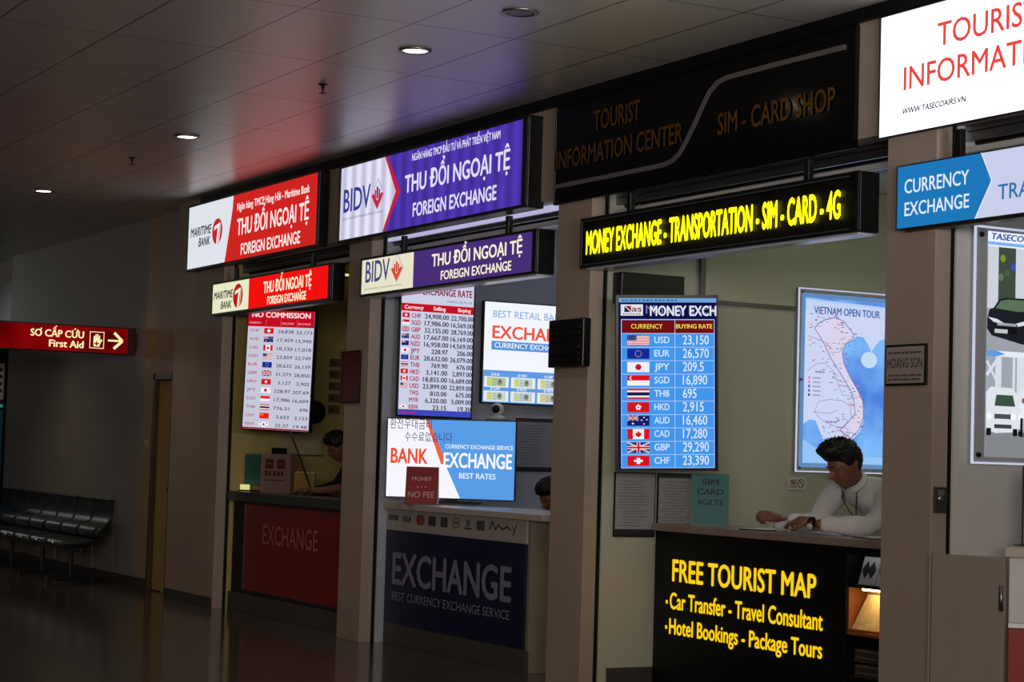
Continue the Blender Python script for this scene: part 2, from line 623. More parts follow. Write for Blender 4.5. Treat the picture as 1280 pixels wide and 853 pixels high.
# ------------------------------------------------------------------ ceiling fittings
def downlight(x, y, on, label):
    t = thing('downlight', label, 'downlight', (x, y, CZ), 0, 'round ceiling downlights')
    MB().lathe([(.070, 0.0), (.095, -.001), (.100, -.006), (.096, -.012), (.080, -.014), (.074, -.010), (.070, .0)], M['steel'], 32).build('rim', t)
    if on:
        MB().lathe([(.0001, -.008), (.072, -.007)], em((255, 236, 205), 9.0, True), 32).build('lamp', t)
        d = bpy.data.lights.new('downlight_beam', 'SPOT')
        d.energy, d.color, d.spot_size, d.spot_blend, d.shadow_soft_size = 30, (1.0, .80, .58), R(105), .8, .09
        o = bpy.data.objects.new('downlight_beam', d)
        COL.objects.link(o)
        o.parent = t
        o.location = (0, 0, -.03)
    else:
        MB().lathe([(.0001, -.006), (.072, -.008)], df('unlit_diffuser', (120, 116, 112), .4), 32).build('lamp', t)
    return t


downlight(-10.33, 5.03, True, 'lit round downlight in front of the purple sign, nearest of the lit three')
downlight(-14.28, 5.05, True, 'lit round downlight above the red bank sign, middle of the lit three')
downlight(-18.25, 5.07, True, 'lit round downlight furthest left, over the dark waiting bench end')
_d = bpy.data.lights.new('bench_beam', 'SPOT')     # the next downlight of the row, left of the frame
_d.energy, _d.color, _d.spot_size, _d.spot_blend, _d.shadow_soft_size = 36, (1.0, .80, .58), R(105), .8, .09
_o = bpy.data.objects.new('bench_beam', _d)
COL.objects.link(_o)
_o.location = (-22.2, 5.07, CZ-.03)
downlight(-9.09, 5.04, False, 'unlit round ceiling light near the top edge, before the black sign')
for x, y, lb in ((-11.67, 5.03, 'small sprinkler head on the red-tinted ceiling beside the nearest lit downlight'),
                 (-15.65, 5.07, 'small sprinkler head on the dark ceiling between the two far downlights')):
    t = thing('sprinkler', lb, 'sprinkler', (x, y, CZ), 0, 'ceiling sprinklers')
    MB().lathe([(.0001, 0), (.032, 0), (.030, -.006), (.012, -.010), (.010, -.03), (.0001, -.03)], M['darkmetal'], 16).build('escutcheon', t)
    m_ = MB()
    m_.tube([(.012, 0, -.025), (.016, 0, -.04), (.0, 0, -.058)], .003, M['darkmetal'], 6)
    m_.tube([(-.012, 0, -.025), (-.016, 0, -.04), (.0, 0, -.058)], .003, M['darkmetal'], 6)
    m_.tube([(0, 0, -.028), (0, 0, -.055)], .004, df('red_bulb', (170, 30, 20), .2), 6)
    m_.build('frame', t)
    MB().lathe([(.0001, -.056), (.024, -.058), (.026, -.061), (.0001, -.062)], M['darkmetal'], 16).build('deflector', t)


EYEP = Vector((0, 0, EYE))


# ------------------------------------------------------------------ illuminated signs
def sign_box(name, label, cat, x0, x1, z0, z1, y, depth, group, case=None, hang=None, under=None, border=0.018, right_cap=True):
    cx = (x0+x1)/2
    t = thing(name, label, cat, (cx, y, z0), 0, group)
    w, h = x1-x0, z1-z0
    case = case or M['black']
    m_ = MB()
    m_.box(-w/2, w/2, .012, depth, 0, h, case, .006)
    for a, b, c, d in ((-w/2, w/2, 0, border), (-w/2, w/2, h-border, h)):
        m_.box(a, b, 0, .014, c, d, case, .003)
    for a, b in ((-w/2, -w/2+border), (w/2-border, w/2)):
        m_.box(a, b, 0, .014, 0, h, case, .003)
    m_.build('housing', t)
    if under:
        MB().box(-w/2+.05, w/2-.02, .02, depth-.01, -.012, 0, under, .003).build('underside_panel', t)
    if hang:
        for hx in hang:
            m_ = MB()
            m_.box(hx-cx-.022, hx-cx+.022, depth*.4-.018, depth*.4+.018, h-.002, 3.09-z0, M['black'], .004)
            m_.build('hanger', t)
    return t, cx


WHITE, RED = (232, 236, 244), (214, 38, 34)
MAIN_Y, HANG_Y = 6.34, 6.40
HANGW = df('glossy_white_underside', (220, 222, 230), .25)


def red_seven(c, cx, cz, rx, rz, col, paper, L=4):
    c.disc(cx, cz, rx, rz, col, L, 36)
    c.poly([(cx-.55*rx, cz+.42*rz), (cx+.52*rx, cz+.66*rz), (cx+.46*rx, cz+.30*rz), (cx+.22*rx, cz-.97*rz), (cx-.12*rx, cz-1.0*rz),
            (cx+.10*rx, cz+.30*rz), (cx-.62*rx, cz+.10*rz)], paper, L+1)
    c.line([(cx+.60*rx, cz+.62*rz), (cx+.62*rx, cz), (cx+.36*rx, cz-.92*rz)], rx*.10, paper, L+1)


def rhomb(c, cx, cz, w, h, red, blue, paper, L=4):
    c.poly([(cx, cz+h/2), (cx-w/2, cz), (cx, cz-h/2), (cx+w/2, cz)], (150, 150, 190), L)
    c.poly([(cx, cz+h*.46), (cx-w*.45, cz+.01*h), (cx, cz-h*.46), (cx+w*.45, cz+.01*h)], paper, L+1)
    c.poly([(cx-w*.44, cz-.01*h), (cx-w*.30, cz+.06*h), (cx, cz-.20*h), (cx+w*.30, cz+.06*h), (cx+w*.44, cz-.01*h), (cx, cz-h*.46)], red, L+2)
    for k, hh in ((-1, .16), (0, .24), (1, .16)):
        c.rect(cx+k*w*.15-w*.06, cz-.13*h, cx+k*w*.15+w*.06, cz+hh*h, blue if k == 0 else red, L+3)


# --- first shop: red bank
t, cx = sign_box('fascia_sign', 'large red and white backlit bank sign over the furthest shop', 'sign', -17.82, -14.735, 3.115, 3.738, MAIN_Y, .10, 'large fascia signs')
c = Canvas(1.0, True, cx, 3.115)
x0, x1, z0, z1 = -17.805, -14.75, 3.13, 3.723
WS, RS = em(WHITE, .92, True), em(RED, .92, True)
bnd = [(-16.655, z1), (-16.664, 3.62), (-16.698, 3.507), (-16.748, 3.36), (-16.795, 3.22), (-16.825, z0)]
c.poly([(x0, z0)] + bnd[::-1] + [(x0, z1)], WS, 0)
c.poly(bnd + [(x1, z0), (x1, z1)], RS, 0)
o = c.build('face_panel', t)
o.location = (0, .009, 0)
c = Canvas(1.0, True, cx, 3.115)
TW = (255, 232, 232)
c.text('Ngân hàng TMCP Hàng Hải - Maritime Bank', -16.522, 3.573, .064, TW, 1.627, bold=.03)
c.text('THU ĐỔI NGOẠI TỆ', -16.511, 3.350, .142, TW, 1.614, bold=.03)
c.text('FOREIGN EXCHANGE', -16.397, 3.167, .100, TW, 1.335, bold=.03)
c.text('MARITIME', -17.71, 3.430, .080, (40, 40, 48), .54, bold=.03, shear=.2)
c.text('BANK', -17.486, 3.326, .078, (40, 40, 48), .30, bold=.03, shear=.2)
red_seven(c, -17.00, 3.43, .130, .118, (196, 36, 44), WHITE)
c.build('lettering', t)

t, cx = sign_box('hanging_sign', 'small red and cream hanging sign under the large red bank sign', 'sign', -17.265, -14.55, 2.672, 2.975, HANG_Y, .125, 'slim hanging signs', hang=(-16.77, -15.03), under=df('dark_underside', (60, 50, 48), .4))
c = Canvas(1.0, True, cx, 2.672)
c.rect(-17.25, 2.687, -16.355, 2.96, em((238, 240, 204), .95, True), 0)
c.rect(-16.355, 2.687, -14.63, 2.96, em((248, 18, 16), .95, True), 0)
c.rect(-14.63, 2.687, -14.565, 2.96, M['black'], 0)
c.build('face_panel', t).location = (0, .009, 0)
c = Canvas(1.0, True, cx, 2.672)
LW = (255, 246, 214)
c.text('THU ĐỔI NGOẠI TỆ', -15.978, 2.807, .096, LW, 1.045, bold=.035)
c.text('FOREIGN EXCHANGE', -15.882, 2.704, .067, LW, .847, bold=.035)
c.text('MARITIME', -17.185, 2.816, .068, (30, 30, 34), .47, bold=.03, shear=.2)
c.text('BANK', -17.0, 2.722, .066, (30, 30, 34), .265, bold=.03, shear=.2)
red_seven(c, -16.578, 2.82, .118, .108, (186, 24, 28), (238, 240, 204))
c.build('lettering', t)

# --- second shop: purple bank
t, cx = sign_box('fascia_sign', 'large purple backlit bank sign with white arrow shaped logo panel', 'sign', -14.32, -11.29, 3.10, 3.715, MAIN_Y, .14, 'large fascia signs', border=.02)
c = Canvas(1.0, True, cx, 3.10)
x0, x1, z0, z1 = -14.30, -11.375, 3.125, 3.695
PUR = em((76, 52, 168), .95, True, True)
WH2 = em((218, 216, 240), .95, True, True)
tip, tip2 = (-13.298, 3.414), (-13.216, 3.41)
c.poly([(x0, z0), (-13.51, z0), tip, (-13.50, z1), (x0, z1)], WH2, 0)
c.poly([(-13.51, z0), (-13.47, z0), tip2, (-13.46, z1), (-13.50, z1), tip], em((196, 34, 60), .95, True), 0)
c.poly([(-13.47, z0), (x1, z0), (x1, z1), (-13.46, z1), tip2], PUR, 0)
c.rect(x1, z0, -11.31, z1, M['black'], 0)
c.build('face_panel', t).location = (0, .011, 0)
c = Canvas(1.0, True, cx, 3.10)
LV = (226, 220, 250)
c.text('NGÂN HÀNG TMCP ĐẦU TƯ VÀ PHÁT TRIỂN VIỆT NAM', -13.007, 3.606, .052, LV, 1.349, bold=.03)
c.text('THU ĐỔI NGOẠI TỆ', -13.116, 3.380, .126, LV, 1.605, bold=.03)
c.text('FOREIGN EXCHANGE', -12.969, 3.190, .098, LV, 1.281, bold=.03)
c.text('BIDV', -14.211, 3.336, .176, (54, 58, 150), .50, bold=.02)
rhomb(c, -13.580, 3.418, .235, .245, (200, 36, 60), (50, 44, 140), (222, 220, 240))
c.text('BANK FOR INVESTMENT AND DEVELOPMENT OF VIETNAM', -14.215, 3.272, .018, (90, 84, 120), .72, bold=.0)
c.build('lettering', t)

t, cx = sign_box('hanging_sign', 'small purple and cream hanging sign under the large purple bank sign', 'sign', -13.995, -11.24, 2.662, 2.962, HANG_Y, .145, 'slim hanging signs', hang=(-13.34, -11.72), under=HANGW)
c = Canvas(1.0, True, cx, 2.662)
c.rect(-13.985, 2.677, -13.074, 2.947, em((236, 232, 206), .95, True), 0)
c.rect(-13.074, 2.677, -11.31, 2.947, em((78, 50, 128), .85, True), 0)
c.rect(-11.31, 2.677, -11.255, 2.947, M['black'], 0)
c.build('face_panel', t).location = (0, .009, 0)
c = Canvas(1.0, True, cx, 2.662)
LW2 = (250, 240, 214)
c.text('THU ĐỔI NGOẠI TỆ', -12.751, 2.811, .087, LW2, 1.336, bold=.03)
c.text('FOREIGN EXCHANGE', -12.600, 2.706, .062, LW2, 1.040, bold=.03)
c.text('BIDV', -13.884, 2.766, .158, (64, 72, 130), .43, bold=.02)
rhomb(c, -13.324, 2.840, .22, .212, (226, 70, 46), (180, 50, 60), (240, 226, 206))
c.text('BANK FOR INVESTMENT AND DEVELOPMENT OF VIETNAM', -13.89, 2.706, .014, (120, 110, 100), .65, bold=.0)
c.build('lettering', t)

# --- third shop: unlit black board and lit black hanging sign
t, cx = sign_box('fascia_sign', 'large unlit black sign with gold letters and a silver curved stripe', 'sign', -10.93, -7.90, 3.075, 3.715, MAIN_Y, .03, 'large fascia signs', case=M['blackgloss'], border=.012)
k = 6.425/MAIN_Y
t.location = EYEP + (t.location-EYEP)*k
t.scale = (k, k, k)
GOLD = df('gold_letter', (128, 84, 22), .35, .4, noise_amt=.15, noise_scale=30)
SILV = df('silver_strip', (150, 146, 146), .35, .6)
MB().box(cx*0-1.503, 1.503, .004, .013, .012, .628, M['blackgloss']).build('face_panel', t)
c = Canvas(1.0, False, cx, 3.075)
c.text('TOURIST', -10.448, 3.496, .120, GOLD, .533, bold=.02)
c.text('INFORMATION CENTER', -10.898, 3.300, .116, GOLD, 1.444, bold=.02)
c.text('SIM - CARD SHOP', -9.105, 3.296, .118, GOLD, 1.052, bold=.02)
c.build('lettering', t)
cv = [(-10.915, 3.192), (-10.3, 3.189), (-9.75, 3.188), (-9.64, 3.19), (-9.56, 3.203), (-9.49, 3.235), (-9.42, 3.30), (-9.334, 3.396), (-9.27, 3.475),
      (-9.20, 3.552), (-9.12, 3.595), (-9.03, 3.610), (-8.6, 3.611), (-7.985, 3.607)]
m_ = MB()
for (xa, za), (xb, zb) in zip(cv[:-1], cv[1:]):
    d = Vector((xb-xa, zb-za)).normalized()*.0
    n = Vector((-(zb-za), xb-xa)).normalized()*.014
    m_.prism([(xa-cx+n.x, za-3.075+n.y), (xb-cx+n.x, zb-3.075+n.y), (xb-cx-n.x, zb-3.075-n.y), (xa-cx-n.x, za-3.075-n.y)], -.006, .004, SILV)
m_.build('silver_stripe', t)

t, cx = sign_box('hanging_sign', 'black hanging sign with bright yellow letters over the black counter', 'sign', -10.68, -7.93, 2.655, 2.97, HANG_Y, .14, 'slim hanging signs', hang=(-10.18, -8.42), under=HANGW)
c = Canvas(1.0, False, cx, 2.655)
c.rect(-10.665, 2.67, -7.945, 2.955, M['blackmatte'], 0)
c.build('face_panel', t).location = (0, .009, 0)
m_ = MB()
for z in (.018, .292):
    m_.box(-1.36, 1.30, -.004, .002, z-.0035, z+.0035, M['alu'])
m_.build('metal_edging', t)
c = Canvas(1.0, True, cx, 2.655)
c.text('MONEY EXCHANGE - TRANSPORTATION - SIM - CARD - 4G', -10.60, 2.738, .140, em((255, 240, 18), 2.2, True), 2.534, bold=.045)
c.build('lettering', t)

# --- fourth shop: white sign and blue hanging sign
t, cx = sign_box('fascia_sign', 'large bright white backlit sign with red letters at the top right', 'sign', -7.715, -4.60, 3.093, 3.715, MAIN_Y, .03, 'large fascia signs', border=.008)
k = 6.425/MAIN_Y
t.location = EYEP + (t.location-EYEP)*k
t.scale = (k, k, k)
c = Canvas(1.0, True, cx, 3.093)
c.rect(-7.709, 3.099, -4.606, 3.708, em((240, 243, 255), 1.6, True), 0)
c.build('face_panel', t).location = (0, .006, 0)
c = Canvas(1.0, True, cx, 3.093)
RD = (232, 74, 66)
c.text('INFORMATION', -7.518, 3.313, .112, RD, 1.115, bold=.012)
c.text('TOURIST', -7.275, 3.490, .112, RD, .68, bold=.012)
c.text('WWW.TASECOAIRS.VN', -7.527, 3.193, .028, (20, 20, 34), .456, bold=.03, shear=.15)
c.build('lettering', t)

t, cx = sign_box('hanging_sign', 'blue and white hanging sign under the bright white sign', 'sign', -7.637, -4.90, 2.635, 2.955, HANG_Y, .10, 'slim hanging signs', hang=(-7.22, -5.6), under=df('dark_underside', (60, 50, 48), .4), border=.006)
c = Canvas(1.0, True, cx, 2.635)
z0, z1 = 2.641, 2.949
c.poly([(-7.631, z0), (-7.078, z0), (-6.975, 2.812), (-7.046, z1), (-7.631, z1)], em((30, 122, 190), .95, True), 0)
c.poly([(-7.078, z0), (-4.906, z0), (-4.906, z1), (-7.046, z1), (-6.975, 2.812)], em((206, 212, 240), .95, True), 0)
c.build('face_panel', t).location = (0, .006, 0)
c = Canvas(1.0, True, cx, 2.635)
c.text('CURRENCY', -7.568, 2.810, .068, (226, 236, 252), .464, bold=.012)
c.text('EXCHANGE', -7.565, 2.698, .066, (226, 236, 252), .464, bold=.012)
c.line([(-7.070, z0), (-6.960, 2.812), (-7.034, z1)], .010, (40, 110, 180), 2)
c.line([(-7.060, z0), (-6.950, 2.812), (-7.024, z1)], .006, (230, 236, 250), 2)
c.text('TRANSPORTATION', -6.907, 2.714, .070, (50, 110, 170), .98, bold=.012)
c.build('lettering', t)

# --- red first aid sign hanging from a wall bracket, reaching into the corridor
t = thing('first_aid_sign', 'dark red lit first aid sign with hand symbol and arrow, far left', 'sign', (-20.0, 6.60, 2.40), R(90))
MB().box(-2.0, 0.0, .012, .11, 0, .285, df('dark_red_case', (70, 8, 8), .4), .006).build('housing', t)
MB().box(-.09, 0.0, .002, .014, 0, .285, df('dark_red_case', (70, 8, 8), .4), .003).build('end_cap', t)
MB().box(-.01, .03, .03, .09, .05, .23, M['darkmetal'], .004).build('bracket', t)
mm = bpy.data.materials.new('lit_dark_red')
mm.use_nodes = True
nt = mm.node_tree
nt.nodes.clear()
out = nt.nodes.new('ShaderNodeOutputMaterial')
e = nt.nodes.new('ShaderNodeEmission')
e.inputs[0].default_value = (*lin((150, 4, 10)), 1)
tc = nt.nodes.new('ShaderNodeTexCoord')
n_ = nt.nodes.new('ShaderNodeTexNoise')
n_.inputs['Scale'].default_value = 3.2
n_.inputs['Detail'].default_value = 0
mr = nt.nodes.new('ShaderNodeMapRange')
mr.inputs['From Min'].default_value = .3
mr.inputs['From Max'].default_value = .7
mr.inputs['To Min'].default_value = .30
mr.inputs['To Max'].default_value = .85
nt.links.new(tc.outputs['Object'], n_.inputs['Vector'])
nt.links.new(n_.outputs['Fac'], mr.inputs['Value'])
nt.links.new(mr.outputs[0], e.inputs[1])
nt.links.new(e.outputs[0], out.inputs[0])
MB().box(-1.985, -.09, .004, .013, .014, .271, mm).build('face_panel', t)
c = Canvas(1.0, True)
CR = (255, 236, 176)
# x along the sign: the photo's 158 px of it are 1.32 m
c.text('SO CẤP CỨU', -.555, .150, .070, CR, .560, 'r', bold=.035)
c.line([(-1.022, .214), (-1.006, .218), (-1.002, .236)], .012, CR, 3)
c.text('First Aid', -.555, .048, .070, CR, .365, 'r', bold=.035)
xs = -.495
for a, b, cc, d in ((0, 0, .155, .008), (0, .167, .155, .175), (0, 0, .008, .175), (.147, 0, .155, .175)):
    c.rect(xs+a, .052+b, xs+cc, .052+d, CR, 2)
hand = [(.045, .02), (.105, .02), (.118, .06), (.138, .085), (.130, .098), (.112, .088), (.110, .135), (.098, .137), (.095, .100), (.090, .150), (.078, .151), (.076, .102),
        (.072, .148), (.060, .146), (.060, .098), (.055, .132), (.043, .130), (.040, .070)]
c.poly([(xs+a, .052+b) for a, b in hand], CR, 2)
c.rect(xs+.069, .080, xs+.083, .128, (150, 4, 10), 3)
c.rect(xs+.052, .097, xs+.100, .111, (150, 4, 10), 3)
c.rect(-.30, .132, -.16, .152, CR, 2)
c.line([(-.235, .225), (-.145, .142)], .030, CR, 2)
c.line([(-.235, .059), (-.145, .142)], .030, CR, 2)
c.build('lettering', t)


# ------------------------------------------------------------------ screens
def screen_body(name, label, cat, c, w, h, rot, depth=.05, bez=.012, group=None, arm=None):
    """a flat screen whose centre is c; the front faces local -y; (0,0) of its canvas is the top left corner"""
    t = thing(name, label, cat, c, 0, group)
    t.rotation_euler = rot
    m_ = MB()
    m_.box(-w/2, w/2, .006, depth, -h/2, h/2, M['black'], .006)
    for a, b, cc, d in ((-w/2, w/2, -h/2, -h/2+bez), (-w/2, w/2, h/2-bez, h/2), (-w/2, -w/2+bez, -h/2, h/2), (w/2-bez, w/2, -h/2, h/2)):
        m_.box(a, b, 0, .01, cc, d, M['black'], .002)
    m_.box(-w*.3, w*.3, depth, depth+.02, -h*.25, h*.25, M['black'], .006)
    m_.build('casing', t)
    if arm:
        MB().tube([(0, depth, 0), (arm[0], arm[1], 0)], .018, M['darkmetal'], 8).build('wall_arm', t)
    return t


def nearer(p, k):
    return EYEP + (Vector(p)-EYEP)*k


# NO COMMISSION board (first shop)
k = .99
w, h = .709*k, 1.095*k
t = screen_body('rate_screen', 'hanging rate screen with red no commission header in the furthest shop', 'screen', nearer((-16.555, 6.80, 2.172), k), w, h, (.0099, .0296, .6406), bez=.010, group='exchange rate screens')
MB().tube([(0, .06, 0), (-.12, .34, 0)], .016, M['darkmetal'], 8).build('wall_arm', t)
c = Canvas(1.0, True)
X = lambda u: -w/2+u*w
Z = lambda v: h/2-v*h
c.rect(X(.015), Z(.99), X(.985), Z(.01), em((206, 208, 226), .92, True), 0)
c.rect(X(.015), Z(.145), X(.985), Z(.01), (196, 10, 34), 1)
c.text('NO COMMISSION', X(.5), Z(.068), .046, (250, 226, 230), w*.86, 'c', bold=.03)
for u, s in ((.04, 'CURRENCY'), (.52, 'SELLING'), (.76, 'BUYING')):
    c.text(s, X(u), Z(.122), .016, (240, 190, 196), w*.17, bold=0)
for u in (.28, .50, .74):
    c.rect(X(u), Z(.14), X(u)+.002, Z(.085), (230, 150, 160), 2)
rows = [('CHF', '24,838', '23,173'), ('AUD', '17,459', '15,990'), ('CAD', '18,330', '17,018'), ('USD', '23,859', '22,749'), ('EUR', '28,632', '26,139'), ('GBP', '31,275', '28,850'),
        ('HKD', '3,127', '2,902'), ('JPY', '228.97', '207.69'), ('SGD', '17,986', '16,609'), ('THB', '776.31', '696'), ('CNY', '3,653', '3,153'), ('KRW', '22.37', '19.48')]
for i, (a, b, d) in enumerate(rows):
    v = .178+.0700*i
    c.rect(X(.015), Z(v+.043), X(.985), Z(v+.0415), (178, 184, 206), 1)
    c.text(a, X(.05), Z(v+.012), .026, (176, 40, 84), .098, bold=.01)
    if a in ('SGD',):
        c.rect(X(.26), Z(v), X(.40), Z(v-.022), (220, 30, 50), 2)
        c.rect(X(.26), Z(v+.022), X(.40), Z(v), (236, 236, 244), 2)
    else:
        flag(c, a, X(.26), Z(v+.024), w*.14, h*.046, 2)
    c.text(b, X(.695), Z(v+.018), .029, (58, 58, 74), w*(.04*len(b)-.008*b.count(',')), 'r', bold=.014)
    c.text(d, X(.965), Z(v+.021), .029, (58, 58, 74), w*(.04*len(d)-.008*d.count(',')), 'r', bold=.014)
c.rect(X(.015), Z(.99), X(.985), Z(.978), (150, 10, 40), 2)
c.build('display', t)

# EXCHANGE RATE board (second shop, on the left wall)
k = .992
w, h = .640*k, 1.092*k
t = screen_body('rate_screen', 'tall wall rate screen with red selling and buying header in the second shop', 'screen', nearer((-13.82, 7.0, 2.2893), k), w, h, (-.012, .0045, 1.50), depth=.035, bez=.014, group='exchange rate screens')
c = Canvas(1.0, True)
X = lambda u: -w/2+u*w
Z = lambda v: h/2-v*h
c.rect(X(.02), Z(.988), X(.98), Z(.012), em((208, 212, 236), .95, True), 0)
c.text('EXCHANGE RATE', X(.955), Z(.122), .052, (150, 10, 50), w*.66, 'r', bold=.03)
c.rect(X(.05), Z(.125), X(.18), Z(.09), (190, 30, 60), 2)
c.text('HANOI, 2019/1/18', X(.955), Z(.168), .016, (90, 90, 120), w*.34, 'r', bold=0)
c.rect(X(.02), Z(.245), X(.98), Z(.190), (196, 16, 34), 1)
for u, s in ((.06, 'Currency'), (.44, 'Selling'), (.77, 'Buying')):
    c.text(s, X(u), Z(.230), .028, (250, 226, 226), None, bold=.03)
rows = [('CHF', '24,908.00', '22,700.00'), ('SGD', '17,986.00', '16,569.00'), ('GBP', '32,155.00', '28,769.00'), ('AUD', '17,667.00', '16,169.00'), ('NZD', '16,958.00', '14,569.00'),
        ('JPY', '228.97', '206.00'), ('EUR', '28,632.00', '26,079.00'), ('THB', '769.90', '676.00'), ('HKD', '3,141.00', '2,897.00'), ('CAD', '18,855.00', '16,689.00'),
        ('USD', '23,899.00', '22,859.00'), ('TWD', '810.00', '675.00'), ('MYR', '6,320.00', '5,009.00'), ('KRW', '23.15', '19.30')]
for i, (a, b, d) in enumerate(rows):
    v = .276+.0502*i
    flag(c, a, X(.035), Z(v+.016), w*.095, h*.034, 2)
    c.text(a, X(.155), Z(v+.016), .034, (164, 20, 60), .078, bold=.025)
    c.text(b, X(.65), Z(v+.017), .035, (34, 34, 46), w*(.037*len(b)-.012*b.count(',')), 'r', bold=.022)
    c.text(d, X(.978), Z(v+.019), .035, (34, 34, 46), w*(.0345*len(d)-.012*d.count(',')), 'r', bold=.022)
c.rect(X(.02), Z(.988), X(.98), Z(.948), (60, 70, 190), 2)
c.rect(X(.04), Z(.975), X(.24), Z(.965), (190, 30, 110), 3)
c.build('display', t)

# BANK EXCHANGE screen standing on the navy counter
k = .985
w, h = 1.015*k, .615*k
bc = nearer((-13.523, 7.0, 1.424), k)
t = screen_body('advert_screen', 'wide white and blue exchange advert screen standing on the navy counter', 'screen', bc, w, h, (.0216, .001, .9001), depth=.045, bez=.009)
m_ = MB()
m_.box(-.22, .22, .02, .16, -bc.z+1.085, -bc.z+1.10, M['black'], .004)
m_.box(-.05, .05, .045, .075, -bc.z+1.095, -.1, M['black'], .004)
m_.build('stand', t)
c = Canvas(1.0, True)
X = lambda px: -w/2+(px-481)/163.5*w
Z = lambda py: h/2-(py-523.5)/100*h
xl, xr, zt, zb = -w/2+.008, w/2-.008, h/2-.008, -h/2+.008
c.poly([(xl, zb), (X(576), zb), (X(530), zt), (xl, zt)], em((246, 246, 255), 1.0, True), 0)
c.poly([(X(576), zb), (xr, zb), (xr, zt), (X(530), zt)], em((90, 160, 234), .95, True), 0)
c.poly([(X(534), zt), (X(530), zt), (X(551), Z(580)), (X(558), Z(580))], (240, 96, 56), 2)
DK = (70, 66, 96)
c.text('환전우대금리', X(485), Z(536), .060, (80, 70, 110), X(538)-X(485), bold=0)
c.text('수수료없습니다', X(504), Z(551.5), .055, (60, 56, 120), X(564)-X(504), bold=0)
c.text('BANK', X(487), Z(580), .110, (238, 80, 42), X(534)-X(487), bold=.03)
c.text('EXCHANGE', X(554), Z(583.5), .108, (245, 248, 255), X(640)-X(554), bold=.03)
c.text('CURRENCY EXCHANGE SERVICE', X(556), Z(560), .030, (232, 242, 255), X(641)-X(556), bold=.02)
c.text('BEST RATES', X(574), Z(597), .040, (232, 242, 255), X(620)-X(574), bold=.02)
c.build('display', t)

# BEST RETAIL screen on the wall behind
t = screen_body('advert_screen', 'bright wall screen with banknote pictures behind the cream pillar', 'screen', (-13.82, 8.12, 2.285), 1.42, .82, (0, 0, R(90)), depth=.045, bez=.01)
c = Canvas(1.0, True)
X = lambda px: -.71+(px-606)*.00735
Z = lambda py, px=650: .41-(py+.09*(606-px)-375.5)*.0064
xl, xr = -.70, .70
c.rect(xl, -.40, xr, .40, em((244, 246, 255), 1.0, True), 0)
BL = (84, 146, 214)
c.text('BEST RETAIL BANK', X(617.5), Z(397, 617), .055, (110, 160, 224), .68, bold=.005)
c.text('EXCHANGE', X(617), Z(423, 617), .098, (232, 92, 66), .80, bold=.03)
c.rect(X(616.5), Z(437.5, 617), X(616.5)+.68, Z(426.5, 617), BL, 1)
c.text('CURRENCY EXCHANGE', X(620), Z(435, 620), .040, (236, 242, 255), .64, bold=.02)
c.rect(xl, -.40, xr, Z(462, 606), (96, 154, 226), 1)
names = (('$ EUR', '$ USD', '$ GBP', '$ JPY'), ('$ CAD', '$ AUD', '$ HKD', '$ SGD'))
for j in range(2):
    for i in range(4):
        px = X(607.5)+i*.245
        zz = (-.195, -.308)[j]
        c.text(names[j][i], px+.11, zz+.008, .020, (240, 246, 255), None, 'c', bold=.02)
        c.rect(px+.008, zz-.084, px+.232, zz, (232, 238, 240), 2)
        c.rect(px+.035, zz-.076, px+.205, zz-.008, ((176, 196, 160), (196, 210, 204), (190, 200, 214), (200, 194, 186))[(i+j) % 4], 3)
        c.rect(px+.045, zz-.066, px+.075, zz-.018, (206, 212, 90), 4)
        c.disc(px+.15, zz-.042, .022, .026, (130, 150, 130), 4)
        c.disc(px+.15, zz-.036, .010, .012, (90, 104, 92), 5)
        for q in range(3):
            c.rect(px+.09, zz-.066+.02*q, px+.12, zz-.062+.02*q, (120, 140, 130), 4)
c.build('display', t)

# MONEY EXCHANGE board (third shop, on a swivel arm)
k = .975
w, h = .655*k, 1.118*k
t = screen_body('rate_screen', 'blue money exchange rate screen with large flags above the black counter', 'screen', nearer((-10.475, 6.95, 1.9518), k), w, h, (.044, -.0333, 1.14), depth=.04, bez=.012, group='exchange rate screens', arm=(-.02, .12))
c = Canvas(1.0, True)
X = lambda px: -w/2+(px-33)/402*w      # design grid of the screen: 402 by 693 units
Z = lambda py: h/2-(py-122)/693*h
c.rect(X(44), Z(806), X(427), Z(134), em((14, 16, 78), .9, True), 0)
c.rect(X(44), Z(152), X(427), Z(135), (110, 160, 214), 1)
for q in range(14):
    c.rect(X(56)+(X(280)-X(56))/14*q, Z(147), X(56)+(X(280)-X(56))/14*(q+.72-.2*(q%3==1)), Z(147)+.009, (60, 90, 140), 3)
c.rect(X(52), Z(204), X(139), Z(160), (224, 226, 232), 1)
c.poly([(X(66), Z(190)), (X(66), Z(167)), (X(90), Z(190))], (26, 30, 84), 2)
c.poly([(X(70), Z(166)), (X(92), Z(166)), (X(92), Z(188))], (150, 30, 40), 2)
c.text('as', X(94), Z(188), .036, (150, 44, 44), X(134)-X(94), bold=.02)
for q in range(7):
    c.rect(X(60)+(X(132)-X(60))/7*q, Z(200), X(60)+(X(132)-X(60))/7*(q+.72-.2*(q%3==1)), Z(200)+.008, (110, 110, 140), 3)
c.text('Money Exch', X(150), Z(196), .050, (120, 124, 170), X(420)-X(150), bold=0, layer=3)
c.text('MONEY EXCH', X(166), Z(204), .060, (228, 230, 244), X(427)-X(166), bold=.03, layer=4)
c.rect(X(54), Z(803), X(420), Z(218), (66, 150, 236), 1)
c.rect(X(56), Z(273), X(418), Z(222), (112, 14, 22), 2)
c.text('CURRENCY', X(92), Z(255), .028, (240, 216, 70), X(216)-X(92), bold=.015)
c.text('BUYING RATE', X(268), Z(254), .026, (244, 222, 80), X(411)-X(268), bold=.02)
W2 = (196, 216, 246)
